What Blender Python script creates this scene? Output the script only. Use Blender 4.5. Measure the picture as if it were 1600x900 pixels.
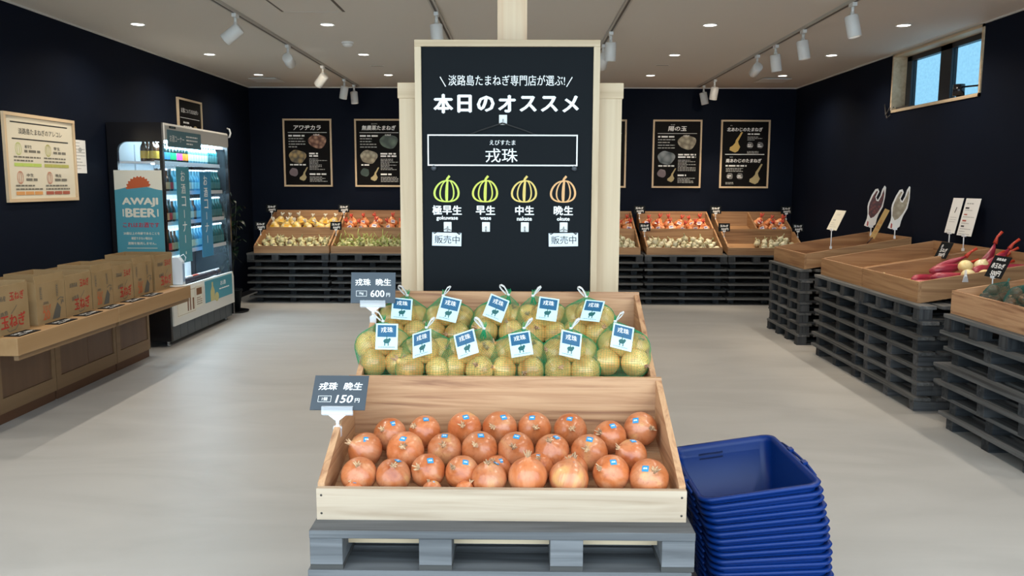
import bpy, bmesh, math, random
from mathutils import Matrix, Vector, Euler
PI = math.pi
S = bpy.context.scene
COL = S.collection
for _o in list(bpy.data.objects): bpy.data.objects.remove(_o)
RX = random.Random(7)

# ------------------------------------------------------------------ camera
cam = bpy.data.cameras.new('camera'); camo = bpy.data.objects.new('camera', cam); COL.objects.link(camo)
cam.sensor_fit = 'HORIZONTAL'; cam.sensor_width = 36.0; cam.lens = 36.0 * 1280 / 1600
cam.clip_start = 0.05; cam.clip_end = 200
def _cam():
    p, y, r = math.radians(7.21), math.radians(0.63), math.radians(0.2)
    fw = Vector((-math.sin(y)*math.cos(p), math.cos(y)*math.cos(p), -math.sin(p)))
    rt = Vector((math.cos(y), math.sin(y), 0)); up = rt.cross(fw)
    rt2 = rt*math.cos(r) + up*math.sin(r); up2 = -rt*math.sin(r) + up*math.cos(r)
    m = Matrix((rt2, up2, -fw)).transposed().to_4x4(); m.translation = (0, 0, 1.58)
    camo.matrix_world = m
_cam(); S.camera = camo

# ------------------------------------------------------------------ world, exposure
S.view_settings.view_transform = 'Standard'; S.view_settings.look = 'None'
S.view_settings.gamma = 1.0; S.view_settings.use_curve_mapping = False
S.view_settings.exposure = 0.22
SKY = 3.9; DOWN_W = 40.0; SPOT_W = 70.0
W = bpy.data.worlds.new('world'); S.world = W; W.use_nodes = True
W.node_tree.nodes['Background'].inputs[0].default_value = (0.68, 0.86, 1.0, 1)
W.node_tree.nodes['Background'].inputs[1].default_value = SKY
S.cycles.use_denoising = True
S.cycles.max_bounces = 10; S.cycles.diffuse_bounces = 5; S.cycles.transparent_max_bounces = 16
S.cycles.caustics_reflective = False; S.cycles.caustics_refractive = False
S.cycles.sample_clamp_indirect = 6.0

# ------------------------------------------------------------------ materials
MATS = {}
def mat(name, col, rough=0.6, metal=0.0, emit=None, es=0.0, alpha=1.0, trans=0.0, spec=0.5, coat=0.0):
    if name in MATS: return MATS[name]
    m = bpy.data.materials.new(name); m.use_nodes = True
    b = m.node_tree.nodes['Principled BSDF']
    b.inputs['Base Color'].default_value = (*col, 1); b.inputs['Roughness'].default_value = rough
    b.inputs['Metallic'].default_value = metal; b.inputs['Alpha'].default_value = alpha
    b.inputs['Transmission Weight'].default_value = trans
    b.inputs['Specular IOR Level'].default_value = spec
    b.inputs['Coat Weight'].default_value = coat
    if emit: b.inputs['Emission Color'].default_value = (*emit, 1); b.inputs['Emission Strength'].default_value = es
    MATS[name] = m; return m
def noisy(name, stops, scale=(1, 1, 1), nscale=5.0, detail=6.0, rough=0.6, bump=0.0, dist=0.0, spec=0.5, rand=0.0, lac=2.0, coord='Object', bumpd=0.01):
    """noise -> colour ramp over stretched object coordinates; rand = per-object offset and value change"""
    if name in MATS: return MATS[name]
    m = bpy.data.materials.new(name); m.use_nodes = True; N = m.node_tree.nodes; L = m.node_tree.links
    b = N['Principled BSDF']; b.inputs['Roughness'].default_value = rough; b.inputs['Specular IOR Level'].default_value = spec
    tc = N.new('ShaderNodeTexCoord'); mp = N.new('ShaderNodeMapping'); mp.inputs['Scale'].default_value = scale
    L.new(tc.outputs[coord], mp.inputs['Vector'])
    nz = N.new('ShaderNodeTexNoise'); nz.inputs['Scale'].default_value = nscale; nz.inputs['Detail'].default_value = detail
    nz.inputs['Distortion'].default_value = dist
    oi = N.new('ShaderNodeObjectInfo')
    mu = N.new('ShaderNodeVectorMath'); mu.operation = 'MULTIPLY_ADD'
    cx = N.new('ShaderNodeCombineXYZ')
    for i in range(3): L.new(oi.outputs['Random'], cx.inputs[i])
    L.new(cx.outputs[0], mu.inputs[0]); mu.inputs[1].default_value = (17, 31, 23); L.new(mp.outputs[0], mu.inputs[2])
    L.new(mu.outputs[0], nz.inputs['Vector'])
    cr = N.new('ShaderNodeValToRGB'); el = cr.color_ramp.elements
    for i, (p, c) in enumerate(stops):
        e = el[i] if i < 2 else el.new(p)
        e.position = p; e.color = (*c, 1)
    L.new(nz.outputs['Fac'], cr.inputs['Fac'])
    out = cr.outputs['Color']
    if rand:
        hs = N.new('ShaderNodeHueSaturation'); mr = N.new('ShaderNodeMapRange')
        mr.inputs['To Min'].default_value = 1 - rand; mr.inputs['To Max'].default_value = 1 + rand
        L.new(oi.outputs['Random'], mr.inputs['Value']); L.new(mr.outputs[0], hs.inputs['Value']); L.new(out, hs.inputs['Color']); out = hs.outputs[0]
    L.new(out, b.inputs['Base Color'])
    if bump:
        bp = N.new('ShaderNodeBump'); bp.inputs['Strength'].default_value = bump; bp.inputs['Distance'].default_value = bumpd
        L.new(nz.outputs['Fac'], bp.inputs['Height']); L.new(bp.outputs[0], b.inputs['Normal'])
    MATS[name] = m; return m
def glassy(name, col, op, rough=0.05):
    """thin clear sheet: mostly passes light, with a glossy surface"""
    if name in MATS: return MATS[name]
    m = bpy.data.materials.new(name); m.use_nodes = True; N = m.node_tree.nodes; L = m.node_tree.links
    b = N['Principled BSDF']; b.inputs['Base Color'].default_value = (*col, 1); b.inputs['Roughness'].default_value = rough
    b.inputs['Alpha'].default_value = op
    MATS[name] = m; return m
ALONG = {'x': (0.6, 14, 14), 'y': (14, 0.6, 14), 'z': (14, 14, 0.6)}
def wood(kind, ax):
    if kind == 'cedar':   # front display crates
        return noisy('cedar_'+ax, [(0.30, (0.25, 0.11, 0.055)), (0.43, (0.42, 0.22, 0.11)), (0.56, (0.53, 0.305, 0.16)), (0.74, (0.45, 0.24, 0.12))], ALONG[ax], 1.9, 6, 0.55, 0.12, 1.6)
    if kind == 'pale':    # board frame, column
        return noisy('pale_wood_'+ax, [(0.3, (0.50, 0.36, 0.215)), (0.5, (0.61, 0.465, 0.30)), (0.7, (0.67, 0.53, 0.355))], ALONG[ax], 1.2, 4, 0.55, 0.06, 0.8)
    if kind == 'pine':    # crates along the walls
        return noisy('pine_'+ax, [(0.3, (0.22, 0.105, 0.045)), (0.5, (0.345, 0.19, 0.088)), (0.72, (0.42, 0.245, 0.12))], ALONG[ax], 1.5, 5, 0.6, 0.1, 1.0, rand=0.06)
    if kind == 'grey':    # weathered pallets
        return noisy('grey_wood_'+ax, [(0.28, (0.045, 0.045, 0.047)), (0.48, (0.095, 0.096, 0.10)), (0.7, (0.155, 0.156, 0.160))], ALONG[ax], 1.4, 7, 0.75, 0.25, 1.4, rand=0.18)
    if kind == 'midgrey':
        return noisy('mid_pallet_'+ax, [(0.28, (0.045, 0.046, 0.047)), (0.48, (0.092, 0.094, 0.095)), (0.7, (0.15, 0.15, 0.148))], ALONG[ax], 1.4, 7, 0.8, 0.25, 1.4, spec=0.25, rand=0.25)
    if kind == 'shadegrey':  # pallet grey darkened to carry recess shade and the dim side stacks
        return noisy('shaded_pallet_'+ax, [(0.28, (0.020, 0.022, 0.025)), (0.48, (0.040, 0.043, 0.047)), (0.7, (0.068, 0.071, 0.074))], ALONG[ax], 1.4, 7, 0.8, 0.25, 1.4, spec=0.25, rand=0.25)
    if kind == 'post':
        return noisy('post_wood_'+ax, [(0.32, (0.55, 0.30, 0.16)), (0.45, (0.72, 0.50, 0.31)), (0.7, (0.80, 0.62, 0.42))], ALONG[ax], 1.1, 3, 0.5, 0.05, 1.5)
WHITE = mat('white_paint', (0.80, 0.80, 0.78), 0.45)
PAPER = mat('white_paper', (0.85, 0.84, 0.80), 0.7)
INKW = mat('white_ink', (0.92, 0.92, 0.90), 0.7)
BLACK = mat('black_board', (0.0048, 0.0068, 0.0088), 0.6, spec=0.12)
BLK = mat('black_gloss', (0.008, 0.008, 0.010), 0.22)
INKK = mat('black_ink', (0.02, 0.02, 0.02), 0.7)
CLEAR = glassy('clear_plastic', (0.85, 0.88, 0.92), 0.42)
TEAL = mat('teal_print', (0.075, 0.30, 0.38), 0.5)
SLATE = mat('slate_card', (0.042, 0.058, 0.075), 0.55)
NAVY = noisy('navy_paint', [(0.3, (0.0035, 0.0060, 0.0135)), (0.7, (0.0048, 0.0078, 0.017))], (1, 1, 1), 1.2, 3, 0.7, 0.0, spec=0.08)

# ------------------------------------------------------------------ helpers
class MB:
    def __init__(self): self.bm = bmesh.new()
    def _mi(self, n0, mi):
        self.bm.faces.ensure_lookup_table()
        for f in self.bm.faces[n0:]: f.material_index = mi
    def box(self, x0, x1, y0, y1, z0, z1, mi=0, M=None):
        n0 = len(self.bm.faces)
        v = [self.bm.verts.new(((M @ Vector(c)) if M else c)) for c in [(x0,y0,z0),(x1,y0,z0),(x1,y1,z0),(x0,y1,z0),(x0,y0,z1),(x1,y0,z1),(x1,y1,z1),(x0,y1,z1)]]
        for q in ((3,2,1,0),(4,5,6,7),(0,1,5,4),(1,2,6,5),(2,3,7,6),(3,0,4,7)): self.bm.faces.new([v[i] for i in q])
        self._mi(n0, mi); return self
    def poly(self, pts, mi=0):
        f = self.bm.faces.new([self.bm.verts.new(p) for p in pts]); f.material_index = mi; return self
    def prism(self, prof, a, b, axis='x', mi=0):
        """profile of 2-D points swept from a to b along an axis (x: (y,z), y: (x,z), z: (x,y))"""
        n0 = len(self.bm.faces)
        mk = {'x': lambda t, p: (t, p[0], p[1]), 'y': lambda t, p: (p[0], t, p[1]), 'z': lambda t, p: (p[0], p[1], t)}[axis]
        A = [self.bm.verts.new(mk(a, p)) for p in prof]; B = [self.bm.verts.new(mk(b, p)) for p in prof]
        n = len(prof)
        self.bm.faces.new(A); self.bm.faces.new(B[::-1])
        for i in range(n): self.bm.faces.new([A[i], B[i], B[(i+1) % n], A[(i+1) % n]])
        bmesh.ops.recalc_face_normals(self.bm, faces=self.bm.faces[n0:] if False else list(self.bm.faces)[n0:])
        self._mi(n0, mi); return self
    def lathe(self, prof, n=24, M=None, mi=0, rib=0.0, ribn=8):
        """prof [(r,z)] turned about z"""
        n0 = len(self.bm.faces); rings = []
        for (r, z) in prof:
            if r < 1e-6:
                c = Vector((0, 0, z)); rings.append([self.bm.verts.new(M @ c if M else c)])
            else:
                R = []
                for k in range(n):
                    a = 2*PI*k/n; rr = r*(1 + rib*math.cos(ribn*a))
                    c = Vector((rr*math.cos(a), rr*math.sin(a), z)); R.append(self.bm.verts.new(M @ c if M else c))
                rings.append(R)
        for A, B in zip(rings, rings[1:]):
            for k in range(n):
                k2 = (k+1) % n
                if len(A) == 1 and len(B) == 1: continue
                if len(A) == 1: self.bm.faces.new([A[0], B[k2], B[k]])
                elif len(B) == 1: self.bm.faces.new([A[k], A[k2], B[0]])
                else: self.bm.faces.new([A[k], A[k2], B[k2], B[k]])
        for f in list(self.bm.faces)[n0:]: f.smooth = True
        self._mi(n0, mi); return self
    def cyl(self, p0, p1, r0, r1=None, n=14, mi=0, cap=True):
        p0, p1 = Vector(p0), Vector(p1); r1 = r0 if r1 is None else r1
        d = p1 - p0; M = Matrix.Translation(p0) @ d.to_track_quat('Z', 'Y').to_matrix().to_4x4(); l = d.length
        prof = ([(0, 0)] if cap else []) + [(r0, 0), (r1, l)] + ([(0, l)] if cap else [])
        n0 = len(self.bm.faces)
        self.lathe(prof, n, M, mi)
        return self
    def tube(self, pts, rad, n=8, mi=0, close=False):
        """round tube through points; rad number or list"""
        n0 = len(self.bm.faces); P = [Vector(p) for p in pts]; R = rad if isinstance(rad, (list, tuple)) else [rad]*len(P); rings = []
        up = None
        for i, p in enumerate(P):
            t = (P[min(i+1, len(P)-1)] - P[max(i-1, 0)]).normalized()
            if up is None: up = t.orthogonal().normalized()
            up = (up - t*up.dot(t)).normalized(); sd = t.cross(up)
            rings.append([self.bm.verts.new(p + (up*math.cos(2*PI*k/n) + sd*math.sin(2*PI*k/n))*R[i]) for k in range(n)])
        for A, B in zip(rings, rings[1:]):
            for k in range(n): self.bm.faces.new([A[k], A[(k+1) % n], B[(k+1) % n], B[k]])
        self.bm.faces.new(rings[0][::-1]); self.bm.faces.new(rings[-1])
        for f in list(self.bm.faces)[n0:]: f.smooth = True
        self._mi(n0, mi); return self
    def mesh_in(self, me, M, mi=0):
        n0 = len(self.bm.faces); off = len(self.bm.verts)
        vs = [self.bm.verts.new(M @ v.co) for v in me.vertices]
        for p in me.polygons:
            try: self.bm.faces.new([vs[i] for i in p.vertices])
            except ValueError: pass
        self._mi(n0, mi); return self
    def build(self, name, mats, parent=None, loc=None, rot=None, bevel=0.0):
        me = bpy.data.meshes.new(name); self.bm.normal_update(); self.bm.to_mesh(me); self.bm.free()
        o = bpy.data.objects.new(name, me); COL.objects.link(o)
        for m in (mats if isinstance(mats, (list, tuple)) else [mats]): me.materials.append(m)
        if parent: o.parent = parent
        if loc is not None: o.location = loc
        if rot is not None: o.rotation_euler = rot
        if bevel:
            b = o.modifiers.new('bevel', 'BEVEL'); b.width = bevel; b.segments = 2; b.limit_method = 'ANGLE'
        return o
def tag(o, label=None, cat=None, group=None, kind=None):
    if label: o['label'] = label
    if cat: o['category'] = cat
    if group: o['group'] = group
    if kind: o['kind'] = kind
    return o
def thing(name, label, cat, loc=(0,0,0), rot=(0,0,0), group=None):
    o = bpy.data.objects.new(name, None); COL.objects.link(o); o.empty_display_size = 0.05
    o.location = loc; o.rotation_euler = rot
    return tag(o, label, cat, group)
def kids(o): return [c for c in bpy.data.objects if c.parent == o]
KID = {}
def dup(o, loc=None, rot=None, label=None, group=None, scale=None):
    if o.name not in KID: KID[o.name] = [(c, kids(c)) for c in kids(o)]
    r = o.copy(); COL.objects.link(r)
    if loc is not None: r.location = loc
    if rot is not None: r.rotation_euler = rot
    if scale is not None: r.scale = scale if hasattr(scale, '__len__') else (scale,)*3
    if label: r['label'] = label
    if group: r['group'] = group
    for c, gs in KID[o.name]:
        d = c.copy(); COL.objects.link(d); d.parent = r
        for g in gs:
            e = g.copy(); COL.objects.link(e); e.parent = d
    return r
_TX = {}
def text_me(body, bold=0.0, shear=0.0, res=2):
    k = (body, bold, shear)
    if k not in _TX:
        c = bpy.data.curves.new('lettering', 'FONT'); c.body = body; c.size = 1; c.offset = bold; c.shear = shear; c.resolution_u = res
        c.align_x = 'CENTER'; c.align_y = 'CENTER'
        o = bpy.data.objects.new('lettering', c)
        me = bpy.data.meshes.new_from_object(o)
        bpy.data.objects.remove(o)
        xs = [v.co.x for v in me.vertices]; ys = [v.co.y for v in me.vertices]
        _TX[k] = (me, (min(xs), max(xs), min(ys), max(ys)))
    return _TX[k]
class Decal:
    """flat print on a panel that faces -Y: x to the right, z up"""
    def __init__(self, off=0.0015): self.mb = MB(); self.off = off; self.k = 0
    def y(self): self.k += 1; return -self.off - 0.00002*self.k
    def text(self, body, x, z, w=None, h=None, mi=0, bold=0.02, shear=0.0, rot=0.0):
        me, (x0, x1, y0, y1) = text_me(body, 0.0, shear)
        sx = w/(x1-x0) if w else None; sy = h/(y1-y0) if h else None
        sx = sx or sy; sy = sy or sx
        cx, cy = (x0+x1)/2, (y0+y1)/2
        b = bold*.75
        for ox, oz in ([(-b, 0), (b, 0), (0, b*.7), (0, -b*.7)] if bold > .022 else [(-b*.7, 0), (b*.7, 0)] if bold > 0 else [(0, 0)]):
            M = Matrix.Translation((x, self.y(), z)) @ Matrix.Rotation(rot, 4, 'Y') @ Matrix(((sx,0,0,0),(0,0,-1,0),(0,sy,0,0),(0,0,0,1))) @ Matrix.Translation((ox-cx, oz-cy, 0))
            self.mb.mesh_in(me, M, mi)
        return self
    def spaced(self, body, x, z, step, h, mi=0, bold=0.03):
        for i, ch in enumerate(body):
            me, bb = text_me(ch, 0.0, 0.0); self.text(ch, x+(i-(len(body)-1)/2)*step, z, h=h*(bb[3]-bb[2])/.92, mi=mi, bold=bold)
        return self
    def vtext(self, body, x, z0, step, h, mi=0, bold=0.02):
        for i, ch in enumerate(body):
            if ch in 'ー': self.rect(x-h*0.06, x+h*0.06, z0-i*step-h*0.4, z0-i*step+h*0.4, mi)
            else: self.text(ch, x, z0-i*step, h=h, mi=mi, bold=bold)
        return self
    def rect(self, x0, x1, z0, z1, mi=0):
        y = self.y(); self.mb.poly([(x0,y,z0),(x1,y,z0),(x1,y,z1),(x0,y,z1)], mi); return self
    def poly(self, pts, mi=0):
        y = self.y(); self.mb.poly([(p[0],y,p[1]) for p in pts], mi); return self
    def ell(self, x, z, rx, rz, mi=0, n=24):
        return self.poly([(x+rx*math.cos(2*PI*k/n), z+rz*math.sin(2*PI*k/n)) for k in range(n)], mi)
    def frame(self, x0, x1, z0, z1, t, mi=0):
        return self.rect(x0,x1,z0,z0+t,mi).rect(x0,x1,z1-t,z1,mi).rect(x0,x0+t,z0,z1,mi).rect(x1-t,x1,z0,z1,mi)
    def stroke(self, pts, w, mi=0):
        y = self.y(); P = [Vector((p[0], p[1])) for p in pts]; Lf, Rt = [], []
        for i, p in enumerate(P):
            t = (P[min(i+1, len(P)-1)] - P[max(i-1, 0)]).normalized(); n = Vector((-t.y, t.x))*w/2
            Lf.append(p+n); Rt.append(p-n)
        for i in range(len(P)-1): self.mb.poly([(q.x, y, q.y) for q in (Lf[i], Rt[i], Rt[i+1], Lf[i+1])], mi)
        return self
    def lines(self, x0, x1, z, n, step, h, mi=0, rnd=RX):
        """fine print too small to read in the photograph"""
        for i in range(n):
            x = x0; e = x1 - (x1-x0)*rnd.choice([0, 0, .1, .3, .5])
            while x < e:
                l = rnd.uniform(1.5, 5)*h; self.rect(x, min(x+l, e), z-i*step-h/2, z-i*step+h/2, mi); x += l + h*0.7
        return self
    def build(self, name, mats, parent, loc=None, rot=None): return self.mb.build(name, mats, parent, loc, rot)
def outline_mesh(name, outer, holes, depth, mats, parent, to3d, loc=None, rot=None):
    """flat shape with holes, given thickness, through a filled 2-D curve"""
    c = bpy.data.curves.new(name, 'CURVE'); c.dimensions = '2D'; c.fill_mode = 'BOTH'; c.extrude = depth/2
    for lp in [outer]+holes:
        s = c.splines.new('POLY'); s.points.add(len(lp)-1); s.use_cyclic_u = True
        for p, q in zip(s.points, lp): p.co = (q[0], q[1], 0, 1)
    o = bpy.data.objects.new(name, c); me = bpy.data.meshes.new_from_object(o); bpy.data.objects.remove(o)
    me.transform(to3d); me.name = name
    r = bpy.data.objects.new(name, me); COL.objects.link(r)
    me.materials.clear()
    for m in (mats if isinstance(mats, (list, tuple)) else [mats]): me.materials.append(m)
    if parent: r.parent = parent
    if loc is not None: r.location = loc
    if rot is not None: r.rotation_euler = rot
    return r
XZ = Matrix(((1,0,0,0),(0,0,-1,0),(0,1,0,0),(0,0,0,1)))     # 2-D (x,y) -> (x, 0, z), front towards -Y
def ordinal(i): return ['first','second','third','fourth','fifth','sixth','seventh','eighth','ninth','tenth','eleventh','twelfth','thirteenth','fourteenth','fifteenth','sixteenth'][i]

# ------------------------------------------------------------------ room shell
XL, XR, YB, YF, ZC = -3.91, 3.9, 11.93, 0.6, 2.95
FLOOR = noisy('troweled_concrete', [(0.26, (0.36, 0.35, 0.333)), (0.5, (0.400, 0.39, 0.372)), (0.74, (0.43, 0.42, 0.40))], (0.55, 1.6, 1), 1.3, 8, 0.42, 0.03, 1.6, spec=0.35)
CEIL = mat('ceiling_paint', (0.70, 0.65, 0.58), 0.7)
tag(MB().box(XL-.2, XR+.2, YF-2.2, YB+.2, -0.1, 0).build('floor', FLOOR), kind='structure')
tag(MB().box(XL-.2, XR+.2, YF, YB+.2, ZC, ZC+.12).build('ceiling', CEIL), kind='structure')
tag(MB().box(XL-.2, XL, YF, YB+.2, 0, ZC).build('wall_left', NAVY), kind='structure')
tag(MB().box(XL, XR, YB, YB+.2, 0, ZC).build('wall_back', NAVY), kind='structure')
WY0, WY1, WZ0, WZ1 = 7.16, 8.87, 2.34, 2.94
w = MB(); w.box(XR, XR+.2, YF, WY0, 0, ZC).box(XR, XR+.2, WY1, YB+.2, 0, ZC).box(XR, XR+.2, WY0, WY1, 0, WZ0).box(XR, XR+.2, WY0, WY1, WZ1, ZC)
tag(w.build('wall_right', NAVY), kind='structure')
TRIM = mat('ceiling_trim', (0.62, 0.60, 0.56), 0.5)
tag(MB().box(XL, XL+.012, YF, YB, ZC-.014, ZC).build('trim_1', TRIM), kind='structure')
tag(MB().box(XR-.012, XR, YF, YB, ZC-.014, ZC).build('trim_2', TRIM), kind='structure')
tag(MB().box(XL, XR, YB-.012, YB, ZC-.014, ZC).build('trim_3', TRIM), kind='structure')
BASEB = mat('baseboard_paint', (0.02, 0.022, 0.03), 0.5)
tag(MB().box(XL, XL+.01, YF, YB, 0, .06).build('baseboard_left', BASEB), kind='structure')
tag(MB().box(XR-.01, XR, YF, YB, 0, .06).build('baseboard_right', BASEB), kind='structure')
tag(MB().box(XL, XR, YB-.01, YB, 0, .06).build('baseboard_back', BASEB), kind='structure')
# high window in the right wall: timber lining, two dark sashes, panes
win = bpy.data.objects.new('window_1', None); COL.objects.link(win); tag(win, kind='structure')
t = .028
m = MB(); m.box(XR-.012, XR+.2, WY0, WY0+t, WZ0, WZ1).box(XR-.012, XR+.2, WY1-t, WY1, WZ0, WZ1).box(XR-.012, XR+.2, WY0, WY1, WZ0, WZ0+t).box(XR-.012, XR+.2, WY0, WY1, WZ1-t, WZ1)
m.build('window_lining', wood('pale', 'y'), win)
FRD = mat('window_frame_dark', (0.012, 0.014, 0.02), 0.4)
PANE = bpy.data.materials.new('window_pane_sky_tint'); PANE.use_nodes = True  # tint added to the panes to tone down the strong sky behind
def _pane():
    N = PANE.node_tree.nodes; L = PANE.node_tree.links; N.remove(N['Principled BSDF'])
    tr = N.new('ShaderNodeBsdfTransparent'); gl = N.new('ShaderNodeBsdfGlossy'); gl.inputs['Roughness'].default_value = .25
    tc = N.new('ShaderNodeTexCoord'); nz = N.new('ShaderNodeTexNoise'); nz.inputs['Scale'].default_value = 40; L.new(tc.outputs['Object'], nz.inputs['Vector'])
    cr = N.new('ShaderNodeValToRGB'); cr.color_ramp.elements[0].position = .3; cr.color_ramp.elements[1].position = .7
    cr.color_ramp.elements[0].color = (.31, .42, .47, 1); cr.color_ramp.elements[1].color = (.35, .46, .50, 1)
    L.new(nz.outputs['Fac'], cr.inputs[0]); L.new(cr.outputs[0], tr.inputs['Color'])
    mx = N.new('ShaderNodeMixShader'); mx.inputs[0].default_value = .04; L.new(tr.outputs[0], mx.inputs[1]); L.new(gl.outputs[0], mx.inputs[2]); L.new(mx.outputs[0], N['Material Output'].inputs[0])
_pane()
ym = (WY0+WY1)/2 + .03
for (a, b) in ((WY0+t, ym), (ym, WY1-t)):
    m = MB(); f = .105; x0, x1 = XR+.13, XR+.185
    m.box(x0, x1, a, a+f, WZ0+t, WZ1-t).box(x0, x1, b-f, b, WZ0+t, WZ1-t).box(x0, x1, a, b, WZ0+t, WZ0+t+.03).box(x0, x1, a, b, WZ1-t-.05, WZ1-t)
    fr = m.build('window_sash', FRD, win)
    MB().box(x0+.02, x0+.026, a+f, b-f, WZ0+t+.03, WZ1-t-.05).build('window_pane', PANE, fr)
m = MB(); m.cyl((XR+.05, 7.62, WZ0+.05), (XR+.05, 7.62, WZ0+.15), .05).cyl((XR+.05, 7.62, WZ0+.125), (XR+.09, WY0+.03, WZ0+.10), .008).cyl((XR+.05, 7.62, WZ0+.02), (XR+.05, 7.62, WZ0+.06), .02)
m.build('window_opener', BLK, win)
m = MB(); m.tube([(XR+.02, 8.84, WZ0+.06), (XR-.02, 8.86, WZ0+.05), (XR-.03, 8.92, WZ0-.02), (XR-.02, 8.96, WZ0+.04), (XR-.02, 8.98, WZ0+.1), (XR-.025, 8.9, WZ0-.05), (XR-.015, 8.84, WZ0-.02)], .006)
m.box(XR+.03, XR+.09, 8.55, 8.82, WZ0+.03, WZ0+.055)
m.build('window_crank_cord', mat('dark_cord', (.05, .045, .04), .5), win)
# pavement outside the open shop front
tag(MB().box(-14, 14, -12, YF-2.2, -.12, -.02).build('pavement', mat('pavement_grey', (.42, .42, .40), .8)), kind='structure')
# post and column in the middle
COLY = 3.78
tag(MB().box(-.112, .022, COLY+.05, COLY+.18, 0, ZC).build('pillar', wood('post', 'z')), kind='structure')
m = MB(); cx0, cx1 = -.562, .458
cl = thing('column_casing', 'pale timber casing box behind the black menu board', 'casing', (0, COLY, 0))
MB().box(cx0+.006, cx1-.006, 0, .04, 0, 1.975).box(cx0+.006, cx0+.04, .04, .3, 0, 1.975).box(cx1-.04, cx1-.006, .04, .3, 0, 1.975).box(cx0+.006, cx1-.006, .26, .3, 0, 1.975).build('casing_panel', wood('pale', 'z'), cl)
MB().box(cx0, cx1, -.006, .046, 1.965, 2.034).box(cx0, cx0+.046, .046, .306, 1.965, 2.034).box(cx1-.046, cx1, .046, .306, 1.965, 2.034).box(cx0, cx1, .26, .306, 1.965, 2.034).build('cap_board', wood('pale', 'x'), cl, bevel=.002)

# ------------------------------------------------------------------ ceiling fittings
LENS = mat('lamp_lens', (1, 1, 1), .4, emit=(1.0, .93, .82), es=9.0)
rows_y = [7.31, 8.96, 10.6]; cols_x = [-3.34, -1.69, 1.62, 3.28]
dl = thing('downlight', 'x', 'downlight')
MB().lathe([(.052, 0), (.062, -.003), (.064, -.008), (.062, 0)], 28).build('trim_ring', WHITE, dl)
MB().lathe([(0, -.003), (.051, -.003), (.051, .0)], 28).build('lens', LENS, dl)
first = True
rname = {7.31: 'nearest row in view', 8.96: 'middle row', 10.6: 'row nearest the back wall'}
cname = ['by the left wall', 'left of the post', 'right of the post', 'by the right wall']
def down_light(x, y):
    l = bpy.data.lights.new('downlight_lamp', 'SPOT'); l.energy = DOWN_W; l.color = (1.0, .90, .77); l.shadow_soft_size = .045
    l.spot_size = math.radians(150); l.spot_blend = .9
    o = bpy.data.objects.new('downlight_lamp', l); COL.objects.link(o); o.location = (x, y, ZC-.03); return o
for y in rows_y:
    for x, cn in zip(cols_x, cname):
        lab = 'round recessed ceiling downlight %s, in the %s' % (cn, rname[y])
        if first: dl.location = (x, y, ZC); tag(dl, lab, None, 'recessed ceiling downlights'); first = False
        else: dup(dl, (x, y, ZC), label=lab, group='recessed ceiling downlights')
        down_light(x, y)
for y in (5.66, 4.01, 2.36, .7):
    for x, cn in zip(cols_x, cname):
        dup(dl, (x, y, ZC), label='round recessed ceiling downlight overhead, above the top edge of the view', group='downlights overhead'); down_light(x, y)
# lighting tracks
RAIL = mat('track_beige', (.50, .47, .42), .5); SLOT = mat('track_slot', (.10, .085, .07), .5)
for x, lab in ((-2.3, 'ceiling lighting track on the left, carrying five spotlights'), (-.68, 'ceiling lighting track behind the menu board, left of the post'), (.79, 'ceiling lighting track behind the menu board, right of the post'), (2.46, 'ceiling lighting track on the right, carrying six spotlights')):
    tr = thing('lighting_track', lab, 'track', (x, 0, ZC), group='ceiling lighting tracks')
    MB().box(-.024, .024, 1.0, 11.7, -.022, 0).build('rail', RAIL, tr)
    MB().box(-.009, .009, 1.02, 11.68, -.0235, -.021).build('slot', SLOT, tr)
SPOTW = mat('spot_white', (.78, .78, .76), .4)
def spotlight(x, y, aim, label, w=None, ang=52, group='white track spotlights'):
    base = Vector((x, y, ZC-.022)); piv = base + Vector((0, 0, -.135))
    s = thing('track_spotlight', label, 'spotlight', base, group=group)
    MB().box(-.018, .018, -.04, .04, -.03, 0).build('adapter', SPOTW, s, bevel=.003)
    MB().cyl((0, 0, -.03), (0, 0, -.075), .012).cyl((0, 0, -.07), (0, 0, -.085), .016).tube([(0, 0, -.085), (.012, 0, -.11), (.0, 0, -.135)], .010).build('arm', SPOTW, s)
    d = (Vector(aim) - piv).normalized(); q = d.to_track_quat('Z', 'Y').to_matrix().to_4x4()
    M = Matrix.Translation((0, 0, -.135)) @ q
    hd = MB().lathe([(0, -.075), (.044, -.075), (.05, -.068), (.05, .085), (.046, .088), (.043, .075), (0, .07)], 24, M @ Matrix.Translation((0, 0, .03))).build('lamp_head', SPOTW, s)
    MB().lathe([(.042, .104), (0, .104)], 20, M).build('lens', LENS, hd)
    l = bpy.data.lights.new('spot_lamp', 'SPOT'); l.energy = w or SPOT_W; l.color = (1.0, .80, .56); l.spot_size = math.radians(ang); l.spot_blend = .7; l.shadow_soft_size = .03
    o = bpy.data.objects.new('spot_lamp', l); COL.objects.link(o)
    o.matrix_world = Matrix.Translation(piv + d*.14) @ (-d).to_track_quat('Z', 'Y').to_matrix().to_4x4()
spotlight(-2.3, 6.76, (-3.9, 6.7, 1.55), 'white track spotlight tipped towards the left wall, nearest on the left track', 45)
spotlight(-2.3, 8.25, (-2.5, 11.9, 1.9), 'white track spotlight seen end-on, second on the left track', 40)
spotlight(-2.3, 9.67, (-3.75, 10.6, 1.3), 'cream-lit white track spotlight tipped left, third on the left track', 30)
spotlight(-2.31, 10.87, (-2.75, 11.25, .8), 'white track spotlight hanging almost upright, fourth on the left track', 75, 60)
spotlight(-2.31, 11.5, (-2.15, 11.45, .8), 'white track spotlight hanging upright, fifth on the left track by the back wall', 60, 70)
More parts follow.
